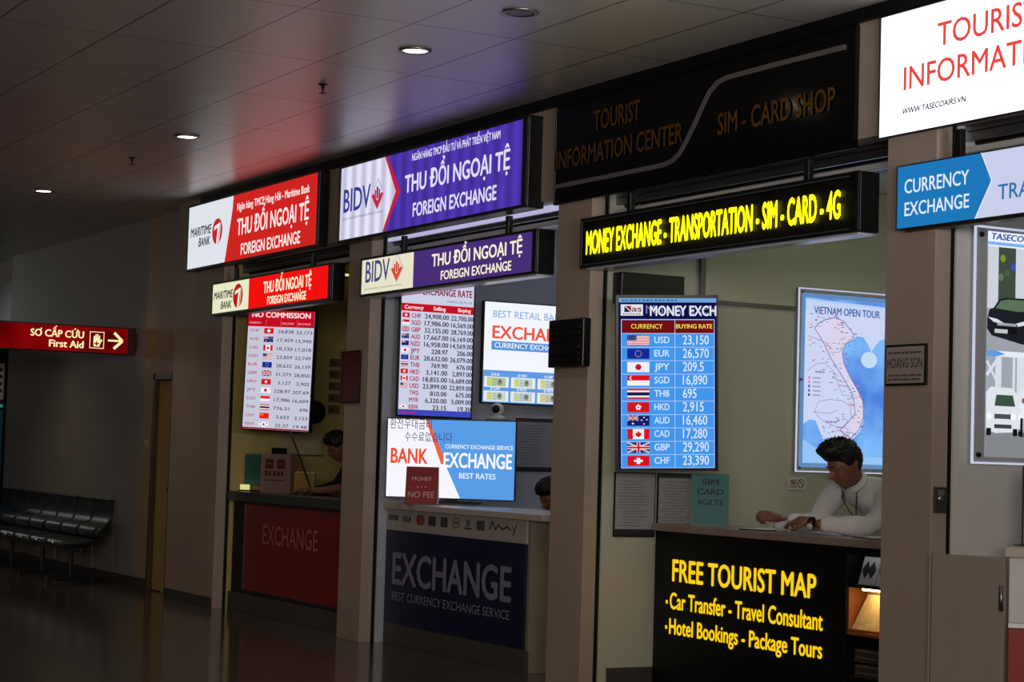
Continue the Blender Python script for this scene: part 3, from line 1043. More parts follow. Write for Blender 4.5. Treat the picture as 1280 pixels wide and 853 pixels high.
for py in (219, 274, 328, 381, 434, 487, 540, 593, 645, 698, 750, 802):
    c.rect(X(54), Z(py+1), X(420), Z(py-1), W2, 3)
for px in (54, 264, 419):
    c.rect(X(px-1), Z(803), X(px+1), Z(218), W2, 3)
rows = [('USD', '23,150'), ('EUR', '26,570'), ('JPY', '209.5'), ('SGD', '16,890'), ('THB', '695'), ('HKD', '2,915'), ('AUD', '16,460'), ('CAD', '17,280'), ('GBP', '29,290'), ('CHF', '23,390')]
for i, (a, b) in enumerate(rows):
    py = 301+52.6*i
    flag(c, a, X(77), Z(py+20), X(164)-X(77), Z(py-20)-Z(py+20), 3)
    c.text(a, X(183), Z(py+11), .040, (206, 228, 252), X(243)-X(183), bold=.02)
    vs, _ = glyphs(b, .012)
    wd = (max(p[0] for p in vs)-min(p[0] for p in vs))/CAP*.056*.74
    c.text(b, X(295), Z(py+16), .056, (216, 230, 248), wd, bold=.012)
c.build('display', t)

# unlit sign box on the wall above it
t = thing('unlit_sign', 'small unlit black sign box on the wall above the blue rate screen', 'sign', (-10.61, 6.85, 2.44), R(90))
MB().box(-.24, .24, -.10, .006, 0, .20, M['black'], .008).build('housing', t)
c = Canvas(1.0, False)
for i, a in enumerate((-.14, -.115, -.095, -.07, .03, .06, .08, .105)):
    c.rect(a, .05, a+.008, .085+.01*(i % 2), df('dim_amber', (66, 52, 30), .5), 1)
c.build('lettering', t).location = (0, -.101, 0)

# ------------------------------------------------------------------ counters
# first counter, dark red front
t = thing('service_counter', 'dark red fronted exchange counter with grey stone top in the furthest shop', 'counter', (-15.6, 6.60, 0))
MB().box(-1.45, 1.22, .015, .42, .0, .99, M['blackmatte'], .004).build('carcass', t)
MB().box(-1.45, 1.22, -.012, .02, 0, .165, M['plinth'], .003).build('plinth', t)
MB().box(-1.46, 1.24, -.05, .48, .99, 1.075, M['counterstone'], .008).build('worktop', t)
MB().box(-1.10, 1.13, -.006, .016, .20, .965, M['redpanel'], .004).build('front_panel', t)
m_ = MB()
for a, b, cc, d in ((-1.14, 1.17, .17, .20), (-1.14, 1.17, .965, .99), (-1.14, -1.10, .17, .99), (1.13, 1.17, .17, .99)):
    m_.box(a, b, -.010, .016, cc, d, M['black'], .003)
m_.build('panel_frame', t)
c = Canvas(1.0, False)
G = df('faded_red_letter', (196, 126, 120), .5)
c.text('EXCHANGE', -.66, .632, .165, G, 1.20, bold=.012)
c.build('lettering', t).location = (0, -.007, 0)

# second counter, navy front with a white card strip
t = thing('service_counter', 'navy fronted exchange counter with white strip of payment logos', 'counter', (-12.78, 6.65, 0))
MB().box(-1.10, 1.13, .012, .60, .0, 1.03, M['cabinet'], .004).build('carcass', t)
MB().box(-1.10, 1.13, -.004, .02, 0, .155, M['plinth'], .003).build('plinth', t)
MB().box(-1.105, 1.36, -.035, .62, 1.03, 1.075, M['whitepanel'], .006).build('worktop', t)
MB().box(-1.10, 1.09, -.004, .014, .155, .868, M['bluepanel'], .002).build('front_panel', t)
MB().box(-1.10, 1.09, -.004, .014, .868, 1.03, df('dusty_white_strip', (186, 180, 176), .5), .002).build('logo_strip', t)
MB().box(1.145, 1.30, .50, .58, 0, 1.03, M['blackmatte'], .004).build('end_post', t)
c = Canvas(1.0, False)
LG = df('pale_letter', (144, 146, 164), .5)
X = lambda wx: wx+12.78
c.text('EXCHANGE', X(-13.744), .464, .232, LG, 1.876, bold=.03)
c.text('BEST CURRENCY EXCHANGE SERVICE', X(-13.735), .340, .062, LG, 1.853, bold=.01)
BK, RD2 = (60, 60, 66), (150, 50, 50)
for q in range(4):
    c.rect(X(-13.83)+.17/4*q, .945, X(-13.83)+.17/4*(q+.72-.2*(q%3==1)), .945+.04, BK, 3)
c.text('VISA', X(-13.60), .940, .045, (50, 56, 90), .16, bold=.03)
c.disc(X(-13.315), .965, .045, .040, RD2, 2)
c.disc(X(-13.265), .965, .045, .040, (140, 90, 70), 3)
c.rect(X(-13.16), .930, X(-13.04), 1.0, BK, 2)
c.rect(X(-12.96), .928, X(-12.85), 1.0, (70, 70, 76), 2)
c.ring(X(-12.718), .967, .06, .038, .008, (130, 70, 60), 2)
c.rect(X(-12.76), .96, X(-12.676), .974, (130, 70, 60), 2)
c.rect(X(-12.56), .95, X(-12.50), 1.0, (120, 118, 116), 2)
c.rect(X(-12.59), .93, X(-12.47), .942, BK, 2)
c.rect(X(-12.40), .930, X(-12.28), .998, (84, 84, 90), 2)
c.line([(X(-12.21), .94), (X(-12.17), 1.0), (X(-12.12), .945), (X(-12.08), .98), (X(-12.02), .95), (X(-11.95), .975), (X(-11.90), .95)], .014, BK, 2)
c.line([(X(-11.88), .98), (X(-11.855), .95)], .012, BK, 2)
c.line([(X(-11.82), .99), (X(-11.87), .915)], .012, BK, 2)
c.build('lettering', t).location = (0, -.005, 0)
# little notice deeper beside that counter
t = thing('notice_card', 'small white notice with black mark beside the navy counter end', 'notice', (-11.30, 7.12, .50), R(62))
MB().box(-.10, .10, 0, .012, 0, .28, M['paper'], .002).build('card', t)
c = Canvas(1.0, False)
c.rect(.01, .05, .03, .12, (20, 20, 24), 1)
c.rect(.01, .15, .03, .24, (20, 20, 24), 1)
c.build('lettering', t)
MB().box(-.10, .10, .012, .03, -.50, .28, M['blackmatte'], .003).build('post', t)

# third counter, black front with yellow lettering and lit shelves at its right end
t = thing('service_counter', 'black counter with lit yellow lettering and open lit shelves at its right', 'counter', (-9.2, 6.97, 0))
xl, xs, xr = -1.395, .525, 1.40
MB().box(xl, xs, .0, .45, 0, 1.015, M['blackmatte'], .003).build('carcass', t)
MB().box(xl-.01, xr+.02, -.03, .48, 1.015, 1.06, M['countertop'], .006).build('worktop', t)
MB().box(xs, xr, .0, .03, .975, 1.015, M['blackmatte'], .002).build('top_rail', t)
m_ = MB()
m_.box(xs, xr, .15, .45, 0, 1.0, M['blackmatte'], .002)
m_.build('shelf_back', t)
MB().box(xr-.03, xr, .0, .45, 0, 1.0, M['blackmatte'], .002).build('end_panel', t)
for z in (.805, .545, .30, .06):
    MB().box(xs, xr-.03, .01, .15, z-.012, z+.006, M['wood'] if z == .545 else M['blackmatte'], .002).build('shelf', t)
MB().box(xs, xs+.012, .012, .148, .553, .792, M['wood'], .001).build('lit_liner', t)
MB().box(xs+.012, xr-.03, .138, .149, .553, .792, df('pale_liner', (196, 160, 110), .5), .001).build('back_liner', t)
MB().box(xs+.02, xr-.08, .03, .06, .985, .997, em((236, 236, 240), 2.2, True), .002).build('shelf_lamp', t)
MB().box(xs+.10, xr-.08, .03, .07, .780, .792, em((255, 214, 140), 13.0, True), .002).build('shelf_lamp', t)
c = Canvas(1.0, True)
YL = em((255, 208, 24), 1.0, True)
X = lambda wx: wx+9.2
c.text('FREE TOURIST MAP', X(-10.39), .709, .132, YL, 1.455, bold=.03)
c.text('Car Transfer - Travel Consultant', X(-10.41), .535, .100, YL, 1.54, bold=.03)
c.text('Hotel Bookings - Package Tours', X(-10.41), .379, .094, YL, 1.54, bold=.03)
c.rect(X(-10.455), .563, X(-10.432), .585, YL, 3)
c.rect(X(-10.455), .405, X(-10.432), .427, YL, 3)
c.build('lettering', t)

# things on those shelves
for i, (x, w_, y) in enumerate(((-8.635, .125, 7.02), (-8.49, .12, 7.02), (-8.34, .13, 7.02))):
    t = thing('brochure', ['grey brochure with two dark diamond pictures on the top shelf', 'pale brochure half hidden behind the pillar on the top shelf', 'grey brochure further along the top shelf behind the pillar'][i], 'brochure', (x, y, .811), R(6), 'brochures on the top shelf')
    m_ = MB()
    m_.add([(p[0], p[1]+.05*(p[2]/.15), p[2]) for p in [(0, 0, 0), (w_, 0, 0), (w_, .02, 0), (0, .02, 0), (0, 0, .15), (w_, 0, .15), (w_, .02, .15), (0, .02, .15)]],
           [(0, 1, 5, 4), (1, 2, 6, 5), (2, 3, 7, 6), (3, 0, 4, 7), (4, 5, 6, 7), (3, 2, 1, 0)], M['greypaper'])
    m_.build('booklet', t)
    m_ = MB()
    for cx_ in (w_*.30, w_*.66):
        m_.add([(cx_, -.002+.05*.15/.15*.2, .03), (cx_+.03, -.002+.05*.5, .08), (cx_, -.002+.05*.86, .13), (cx_-.03, -.002+.05*.5, .08)], [(0, 1, 2, 3)], df('print_dark', (40, 34, 44), .5))
    m_.build('cover_print', t)
t = thing('leaflet_stand', 'tilted cream leaflet stand glowing under the warm shelf lamp', 'stand', (-8.655, 6.995, .551), R(4))
m_ = MB()
m_.add([(0, 0, .012), (.36, 0, .012), (.36, .075, .205), (.05, .075, .205), (0, .012, .012), (.36, .012, .012), (.36, .087, .205), (.05, .087, .205)],
       [(0, 1, 2, 3), (4, 7, 6, 5), (0, 4, 5, 1), (3, 2, 6, 7), (0, 3, 7, 4), (1, 5, 6, 2)], df('cream_leaflet', (226, 200, 150), .7, noise_amt=.15, noise_scale=30))
m_.build('leaflet', t)
MB().box(-.01, .38, -.015, .012, 0, .016, M['wood'], .003).build('ledge', t)
for i, (z, y0) in enumerate(((.306, 7.045), (.390, 7.045), (.066, 7.045))):
    t = thing('leaflet_pile', ['dark leaflet pile lying directly on the shelf below the glowing stand', 'upper dark leaflet pile stacked on another below the glowing stand', 'dark leaflet pile on the bottom shelf'][i], 'leaflets', (-8.46, y0, z), R(3), 'dark leaflets on the lower shelves')
    m_ = MB()
    for q in range(4):
        m_.box(-.16+.01*(q % 2), .16, -.05, .05, q*.018, q*.018+.016, df('dark_leaflet_%d' % (q % 2), ((60, 54, 50), (96, 84, 74))[q % 2], .5), .002)
    m_.build('sheets', t)

# fourth counter and its swing gate
t = thing('swing_gate', 'plain off-white waist high gate between the nearest pillar and counter', 'gate', (-7.345, 6.417, 0), R(25.6))
MB().box(.0, .366, 0, .03, .06, 1.05, M['gate'], .004).build('gate_leaf', t)
MB().box(-.014, -.002, -.005, .035, 0, 1.05, M['gate'], .003).build('hinge_post', t)
m_ = MB()
m_.tube([(.355, -.012, .80), (.355, -.012, .92)], .012, M['steel'], 10)
m_.build('hinge', t)
t = thing('service_counter', 'white counter with red lower front beside the swing gate', 'counter', (-7.045, 6.60, 0), R(43))
MB().box(.02, .9, .012, .40, 0, 1.05, M['white'], .006).build('carcass', t)
MB().box(.0, .92, -.015, .41, 1.05, 1.10, M['whitepanel'], .006).build('worktop', t)
MB().box(.02, .9, -.002, .014, .10, .72, M['redcard'], .004).build('front_panel', t)
MB().box(.02, .9, -.004, .014, .72, .745, M['alu'], .002).build('trim_strip', t)
t = thing('document_holder', 'black framed price list holder standing on the white counter', 'holder', (-7.10, 6.80, 1.10), R(60))
MB().box(-.03, .22, .0, .012, .0, .38, M['black'], .004).build('frame', t)
c = Canvas(1.0, False)
c.rect(-.022, .012, .212, .37, (205, 205, 208), 1)
c.rect(0, .335, .1, .352, (60, 60, 66), 2)
for q in range(17):
    c.rect(-.015, .03+.017*q, .02, .036+.017*q, (90, 90, 96), 2)
    c.rect(.04, .03+.017*q, .19, .036+.017*q, (140, 140, 146), 2)
c.build('sheet', t)
MB().box(-.05, .24, -.03, .08, 0, .006, M['black'], .002).build('base', t)


# ------------------------------------------------------------------ small things on walls and counters
def notice(name, label, loc, rot, w, h, lines, head=None, foot=None, group=None, frame=True, dark=(120, 122, 128)):
    t = thing(name, label, 'notice', loc, rot, group)
    m_ = MB()
    m_.box(0, w, 0, .012, 0, h, M['darkmetal'] if frame else M['paper'], .002)
    m_.build('frame' if frame else 'sheet_base', t)
    c = Canvas(1.0, False)
    c.rect(.008, .008, w-.008, h-.008, (166, 168, 176), 1)
    if head:
        c.rect(.008, h-head, w-.008, h-.008, (70, 66, 80), 2)
    if foot:
        c.rect(.008, .008, w-.008, foot, (40, 40, 52), 2)
    random.seed(len(label))
    for q in range(lines):
        z = (foot or .03)+.02+(h-(head or .03)-(foot or .03)-.05)*q/max(1, lines-1)
        a = .03*w+random.random()*.2*w
        c.rect(a, z, w-.05-random.random()*.25*w, z+h*.012, dark, 2)
    c.build('sheet', t)
    return t


notice('notice_board', 'grey printed notice on the third shop wall, left of its twin under the blue screen', (-10.606, 6.66, .97), R(90), .31, .41, 16, None, .05, 'twin notices under the blue rate screen')
notice('notice_board', 'grey printed notice on the third shop wall, between its twin and the teal card', (-10.606, 6.985, .97), R(90), .30, .41, 16, .03, .05, 'twin notices under the blue rate screen')
notice('notice_board', 'framed grey notice on the wall under the bright banknote screen', (-13.876, 7.765, 1.345), R(90), .36, .425, 15, .03, .035)
# conduit on the third shop wall
t = thing('cable_conduit', 'thin grey cable trunking running to the lit map on the third shop wall', 'conduit', (-10.617, 7.30, 2.50), R(90))
MB().box(0, .80, -.022, 0, -.012, .014, df('grey_trunking', (110, 112, 112), .5), .003).build('horizontal_run', t)
MB().box(-.03, .01, -.024, 0, -.012, .84, df('grey_trunking', (110, 112, 112), .5), .003).build('vertical_run', t)

# lit map
t = thing('lit_map', 'large lit blue wall map in a clear edge-lit frame behind the seated man', 'map', (-10.612, 8.06, 1.412), R(90))
FW, FH = .81, 1.232
acr = df('clear_edge_acrylic', (190, 196, 200), .2)
MB().box(0, FW, -.020, 0, 0, FH, acr, .003).build('frame', t)
m_ = MB()
EL = em((206, 212, 236), .9, True)
for a, b, cc, d in ((0, FW, 0, .007), (0, FW, FH-.007, FH), (0, .008, 0, FH), (FW-.008, FW, 0, FH)):
    m_.box(a, b, -.026, -.018, cc, d, EL)
m_.build('lit_edge', t)
m_ = MB()
for a, b in ((.03, .03), (.03, FH/2), (.03, FH-.03), (FW-.03, .03), (FW-.03, FH-.03)):
    m_.lathe([(.0001, .012), (.009, .012), (.010, 0)], M['steel'], 12, Matrix.Translation((a, -.020, b)) @ Matrix.Rotation(R(90), 4, 'X'))
m_.build('frame_bolt', t)
mx0, mz0, mw, mh = .058, .062, .694, FH-.124
SEA, LAND = (92, 160, 238), (204, 214, 244)
seam = bpy.data.materials.new('lit_sea')
seam.use_nodes = True
nt = seam.node_tree
nt.nodes.clear()
out = nt.nodes.new('ShaderNodeOutputMaterial')
e = nt.nodes.new('ShaderNodeEmission')
tc = nt.nodes.new('ShaderNodeTexCoord')
n_ = nt.nodes.new('ShaderNodeTexNoise')
n_.inputs['Scale'].default_value = 3.0
n_.inputs['Detail'].default_value = 3
rp = nt.nodes.new('ShaderNodeValToRGB')
rp.color_ramp.elements[0].position = .36
rp.color_ramp.elements[1].position = .64
rp.color_ramp.elements[0].color = (*lin((78, 128, 222)), 1)
rp.color_ramp.elements[1].color = (*lin((126, 186, 248)), 1)
nt.links.new(tc.outputs['Object'], n_.inputs['Vector'])
nt.links.new(n_.outputs['Fac'], rp.inputs[0])
nt.links.new(rp.outputs[0], e.inputs[0])
nt.links.new(e.outputs[0], out.inputs[0])
c = Canvas(1.0, True, step=.0010)
U = lambda px: mx0+(px-325)/310*mw                   # map drawing grid
V = lambda py: mz0+mh-(py-88)/655*mh
c.rect(mx0-.03, mz0-.03, mx0+mw+.03, mz0+mh+.03, (96, 136, 186), 0)
c.rect(mx0, mz0, mx0+mw, mz0+mh, seam, 1)
coast = [(325, 100), (635, 112), (635, 232), (610, 240), (590, 268), (578, 290), (566, 262), (545, 232), (520, 230), (500, 250), (478, 262), (468, 290), (460, 318), (470, 345), (490, 385),
         (508, 420), (530, 450), (546, 480), (553, 520), (552, 565), (545, 600), (525, 632), (500, 650), (470, 640), (450, 650), (420, 640), (400, 648), (385, 610), (372, 575), (350, 570), (325, 590)]
c.poly([(U(a), V(b)) for a, b in coast], LAND, 2)
c.poly([(U(a), V(b)) for a, b in ((325, 650), (400, 700), (500, 716), (635, 712), (635, 743), (325, 743))], (150, 196, 246), 2)
c.disc(U(570), V(322), .070, .056, (196, 220, 246), 2, 14)
c.poly([(U(a), V(b)) for a, b in ((325, 92), (635, 105), (635, 160), (560, 150), (325, 140))], (176, 206, 244), 2)
INK = (120, 110, 160)
random.seed(3)
viet = [(372, 190), (400, 172), (440, 160), (470, 175), (490, 200), (510, 228), (500, 250), (478, 262), (466, 300), (472, 340), (496, 392), (530, 450), (548, 490), (552, 550), (535, 605), (505, 640), (478, 622), (462, 610), (490, 580),
        (520, 540), (515, 500), (505, 455), (480, 415), (450, 365), (420, 320), (400, 275), (380, 240), (360, 210), (372, 190)]
c.poly([(U(a), V(b)) for a, b in viet[:-1]], (218, 212, 238), 3)
c.line([(U(a), V(b)) for a, b in viet], .006, INK, 4)
for poly in ([(335, 380), (370, 350), (400, 345), (430, 372), (450, 420), (470, 470), (505, 470)], [(365, 540), (380, 500), (420, 488), (470, 492), (500, 510), (505, 560), (470, 600), (430, 590), (390, 570), (365, 540)],
             [(335, 240), (365, 250), (400, 262), (430, 290)], [(420, 300), (450, 300), (466, 290)], [(360, 540), (420, 545), (450, 530)], [(430, 400), (470, 418), (490, 410)]):
    c.line([(U(a), V(b)) for a, b in poly], .004, (140, 140, 180), 4)
for _ in range(150):
    a, b = random.choice(viet[:26])
    a += random.uniform(-70, 10)
    b += random.uniform(-24, 24)
    if 335 < a < 560:
        c.rect(U(a), V(b), U(a+random.uniform(5, 14)), V(b+3), random.choice(((110, 104, 150), (214, 120, 150), (120, 120, 170))), 5)
for _ in range(26):
    a, b = viet[random.randrange(9, 17)]
    zz = V(b+random.uniform(-20, 20))
    c.rect(U(a+6), zz, U(a+6+random.uniform(8, 22)), zz+.004, (110, 130, 196), 4)
c.text('VIETNAM OPEN TOUR', U(356), V(151), .048, (52, 84, 160), U(608)-U(356), bold=.02, layer=5)
for q in range(6):
    c.rect(U(366)+.08/6*q, V(386), U(366)+.08/6*(q+.72-.2*(q%3==1)), V(386)+.014, INK, 3)
for q in range(7):
    c.rect(U(408)+.10/7*q, V(582), U(408)+.10/7*(q+.72-.2*(q%3==1)), V(582)+.014, INK, 3)
for q, cl in enumerate(((230, 120, 150), (226, 130, 160), (70, 110, 190), (70, 120, 200), (60, 70, 120))):
    c.disc(U(343), V(406+17*q), .010, .010, cl, 5, 10)
    c.rect(U(356), V(409+17*q), U(386), V(404+17*q), (160, 150, 190), 5)
c.build('printed_map', t).location = (0, -.0212, 0)

# no smoking sticker
t = thing('no_smoking_sign', 'small white no smoking sticker under the lit map', 'sign', (-10.617, 8.02, 1.29), R(90))
MB().box(0, .15, -.004, 0, 0, .085, M['paper'], .001).build('sticker', t)
c = Canvas(1.0, False)
c.text('NO', .022, .038, .032, (120, 50, 60), .045, bold=.03)
c.text('SMOKING', .014, .018, .009, (120, 50, 60), .06, bold=.01)
c.ring(.108, .045, .028, .030, .006, (110, 50, 60), 2)
c.line([(.090, .066), (.126, .024)], .006, (110, 50, 60), 3)
c.build('lettering', t).location = (0, -.004, 0)

# name plate and key switch on the nearest pillar
t = thing('name_plate', 'black framed white name plate on the nearest pillar', 'plate', (-7.733, FY-.001, 1.862), 0)
MB().box(0, .306, -.014, 0, 0, .205, M['black'], .004).build('frame', t)
c = Canvas(1.0, False)
c.rect(.012, .012, .294, .193, (176, 162, 156), 1)
NK = (70, 60, 62)
c.text('HOANG SON', .024, .088, .048, NK, .258, bold=.005)
for q in range(12):
    c.rect(.03+.246/12*q, .158, .03+.246/12*(q+.72-.2*(q%3==1)), .158+.010, NK, 3)
for q in range(13):
    c.rect(.03+.25/13*q, .046, .03+.25/13*(q+.72-.2*(q%3==1)), .046+.009, NK, 3)
for q in range(11):
    c.rect(.03+.25/11*q, .026, .03+.25/11*(q+.72-.2*(q%3==1)), .026+.009, NK, 3)
c.build('lettering', t).location = (0, -.0142, 0)
t = thing('key_switch', 'steel key switch plate on the side of the nearest pillar', 'switch', (-7.388, 6.455, 1.243), R(90))
MB().box(0, .082, -.012, 0, 0, .128, M['steel'], .003).build('plate', t)
MB().lathe([(.0001, .01), (.011, .01), (.013, 0)], M['chrome'], 16, Matrix.Translation((.032, -.012, .07)) @ Matrix.Rotation(R(90), 4, 'X')).build('key_barrel', t)
MB().box(.02, .062, -.014, -.01, .085, .112, df('switch_label', (120, 112, 100), .4), .001).build('label_window', t)

# dark cabinet on the middle pillar, red panel on the pillar left of the purple shop
t = thing('wall_box', 'dark louvred box fixed on the pillar between purple and black shops', 'box', (-10.805, FY, 2.035), 0)
MB().box(-.215, .215, -.06, 0, 0, .305, M['black'], .008).build('casing', t)
m_ = MB()
for q in range(6):
    m_.box(-.18, .18, -.066, -.058, .03+.042*q, .05+.042*q, M['darkmetal'], .002)
m_.build('louvres', t)
t = thing('red_panel', 'dark red panel on the pillar beside the second shop', 'panel', (-14.19, FY, 1.845), 0)
MB().box(-.175, .175, -.012, 0, 0, .40, df('dark_red_sheet', (96, 20, 24), .35), .004).build('sheet', t)
m_ = MB()
for a, b, cc, d in ((-.18, .18, -.006, .006), (-.18, .18, .394, .406), (-.18, -.168, 0, .40), (.168, .18, 0, .40)):
    m_.box(a, b, -.016, 0, cc, d, M['darkmetal'], .002)
m_.build('frame', t)

# things on the navy counter
def card_stand(name, label, loc, rot, w, h, mat, cat='sign'):
    t = thing(name, label, cat, loc, rot)
    m_ = MB()
    lean = .045
    m_.add([(-w/2, 0, .004), (w/2, 0, .004), (w/2, lean, h), (-w/2, lean, h), (-w/2, .006, .004), (w/2, .006, .004), (w/2, lean+.006, h), (-w/2, lean+.006, h)],
           [(0, 1, 2, 3), (7, 6, 5, 4), (0, 4, 5, 1), (3, 2, 6, 7), (0, 3, 7, 4), (1, 5, 6, 2)], mat)
    m_.build('card', t)
    m_ = MB()
    m_.add([(-w/2, .10, .004), (w/2, .10, .004), (w/2, lean+.008, h), (-w/2, lean+.008, h), (-w/2, .106, .004), (w/2, .106, .004), (w/2, lean+.014, h), (-w/2, lean+.014, h)],
           [(0, 1, 2, 3), (7, 6, 5, 4), (0, 4, 5, 1), (3, 2, 6, 7), (0, 3, 7, 4), (1, 5, 6, 2)], M['paper'])
    m_.build('back_sheet', t)
    MB().box(-w/2-.01, w/2+.01, -.012, .115, 0, .005, df('clear_base', (110, 118, 130), .15), .001).build('base', t)
    return t, Matrix.Rotation(-math.atan2(lean, h), 4, 'X')


t, lm = card_stand('card_sign', 'red no fee card standing on the navy counter before the advert screen', (-13.33, 6.66, 1.076), R(55), .245, .285, M['redcard'])
c = Canvas(1.0, False)
c.text('EXCHANGE', 0, .222, .026, df('dim_red_letter', (120, 52, 52), .5), .18, 'c')
c.text('MONEY', 0, .182, .030, df('pink_letter', (230, 190, 190), .5), .15, 'c', bold=.015)
for q in (-.03, 0, .03):
    c.disc(q, .135, .006, .006, df('pink_letter', (230, 190, 190), .5), 3, 8)
c.text('NO FEE', 0, .055, .044, df('pink_letter', (230, 190, 190), .5), .20, 'c', bold=.01)
for a, b, cc, d in ((-.118, .118, .006, .010), (-.118, .118, .275, .279), (-.118, -.114, .006, .279), (.114, .118, .006, .279)):
    c.rect(a, cc, b, d, df('dim_red_letter', (120, 52, 52), .5), 2)
o = c.build('lettering', t)
o.matrix_local = Matrix.Rotation(-math.atan2(.045, .285), 4, 'X')

t, lm = card_stand('card_sign', 'teal sim card sign standing on the black counter', (-10.27, 7.16, 1.06), R(58), .235, .325, df('teal_card', (62, 132, 136), .5))
c = Canvas(1.0, False)
NVY = (20, 34, 60)
c.text('SIM', 0, .258, .036, NVY, .105, 'c', bold=.02)
c.text('CARD', 0, .195, .036, NVY, .165, 'c', bold=.02)
c.text('4G/LTE', 0, .130, .034, NVY, .165, 'c', bold=.02)
o = c.build('lettering', t)
o.matrix_local = Matrix.Rotation(-math.atan2(.045, .325), 4, 'X')

# webcam on a ledge above the advert screen
t = thing('webcam', 'small white pan camera with dark face above the exchange advert screen', 'camera', (-13.62, 7.45, 1.745), R(55))
MB().lathe([(.0001, 0), (.062, 0), (.064, .012), (.050, .028), (.030, .034), (.0001, .035)], M['white'], 24).build('base', t)
b = bmesh.new()
bmesh.ops.create_uvsphere(b, u_segments=24, v_segments=16, radius=.052)
MB().bm(b, M['white'], True, Matrix.Translation((0, 0, .078))).build('head', t)
b = bmesh.new()
bmesh.ops.create_uvsphere(b, u_segments=20, v_segments=14, radius=.036)
MB().bm(b, M['black'], True, Matrix.Translation((-.006, -.026, .080))).build('lens', t)
MB().box(-.09, .09, -.07, .30, -.018, 0, M['black'], .003).build('shelf_bracket', t)

# ------------------------------------------------------------------ first shop clutter
t = thing('box_sign', 'white notice box with dark red writing on the furthest counter', 'sign', (-16.35, 6.72, 1.075), R(35))
MB().box(-.155, .155, 0, .10, 0, .345, df('dusty_white_card', (150, 120, 112), .6), .004).build('case', t)
c = Canvas(1.0, False)
CRD = (104, 26, 30)
for q in (-.06, .06):
    c.rect(q-.042, .215, q+.042, .30, CRD, 2)
    c.rect(q-.03, .253, q+.03, .262, (140, 100, 96), 3)
for q in range(5):
    c.rect(-.105+.21/5*q, .15, -.105+.21/5*(q+.72-.2*(q%3==1)), .15+.045, CRD, 3)
for q in range(9):
    c.rect(-.105+.21/9*q, .105, -.105+.21/9*(q+.72-.2*(q%3==1)), .105+.014, CRD, 3)
c.build('lettering', t)
MB().box(-.06, .06, .02, .09, .345, .40, M['black'], .004).build('top_box', t)
t = thing('desk_monitor', 'teal backed desk monitor at the left end of the furthest counter', 'monitor', (-16.86, 6.80, 1.075), R(30))
MB().box(-.20, .20, 0, .03, .06, .34, M['teal'], .008).build('screen_back', t)
MB().box(-.03, .03, .02, .05, 0, .2, M['black'], .004).build('neck', t)
MB().box(-.11, .11, -.03, .12, 0, .012, M['black'], .004).build('foot', t)
t = thing('desk_lamp_glow', 'tiny lit yellow desk indicator beside the teal monitor', 'lamp', (-16.93, 6.66, 1.075), R(30))
MB().box(-.06, .06, 0, .05, 0, .012, M['black'], .003).build('base', t)
MB().box(-.045, .045, -.004, .03, .012, .06, em((226, 220, 150), .9), .004).build('lens', t)
t = thing('paper_folder', 'yellowish upright paper folder behind the white notice box', 'folder', (-16.02, 6.86, 1.075), R(40))
MB().box(-.10, .10, 0, .03, 0, .19, df('manila', (170, 140, 70), .6), .003).build('cover', t)
MB().box(-.092, .092, .005, .026, .006, .196, M['paper'], .001).build('sheets', t)
t = thing('wall_papers', 'strip of small picture papers on the yellowish first shop wall', 'notice', (-17.066, 7.50, 1.78), R(90))
MB().box(0, .16, -.004, 0, 0, .60, df('old_paper', (190, 178, 120), .7), .001).build('backing', t)
c = Canvas(1.0, False)
for q in range(5):
    c.rect(.02, .03+.11*q, .14, .11+.11*q, (110, 96, 60), 1)
    c.rect(.03, .05+.11*q, .08, .09+.11*q, (70, 64, 44), 2)
c.build('picture', t).location = (0, -.004, 0)
t = thing('wall_clock', 'dark round wall clock half hidden by the no commission screen', 'clock', (-17.06, 7.38, 1.82), R(90))
MB().lathe([(.0001, .03), (.085, .03), (.105, .034), (.11, .02), (.11, 0)], M['black'], 28, Matrix.Rotation(R(90), 4, 'X')).build('case', t)
m_ = MB()
m_.box(-.003, .003, -.036, -.033, 0, .06, M['alu'])
m_.box(0, .045, -.036, -.033, -.003, .003, M['alu'])
m_.build('hands', t)
t = thing('wall_board', 'pale blank board low on the yellowish first shop wall', 'board', (-17.066, 7.02, 1.42), R(90))
MB().box(0, .45, -.02, 0, 0, .21, df('cream_board', (200, 190, 150), .6), .003).build('panel', t)
MB().box(-.008, .458, -.026, 0, -.012, 0, M['alu'], .002).build('bottom_rail', t)
t = thing('hanging_cable', 'thin black cable slanting from the no commission screen to the counter', 'cable', (-15.90, 6.80, 1.08))
MB().tube([(-.28, -.03, .55), (-.20, 0, .42), (-.05, .03, .20), (.13, .03, .02), (.20, .0, .008)], .007, M['black'], 8).build('flex', t)
MB().box(.18, .24, -.02, .02, 0, .02, M['black'], .004).build('plug', t)

# tube lamps inside the shops
def tube_lamp(x, y, z, length, col, gain, label, rot=0.0):
    t = thing('tube_lamp', label, 'lamp', (x, y, z), rot, 'tube lamps inside the shops')
    MB().box(-length/2, length/2, -.03, .03, -.03, 0, M['white'], .004).build('fitting', t)
    MB().tube([(-length/2+.02, 0, -.045), (length/2-.02, 0, -.045)], .014, em(col, gain, True), 12).build('tube', t)
    return t


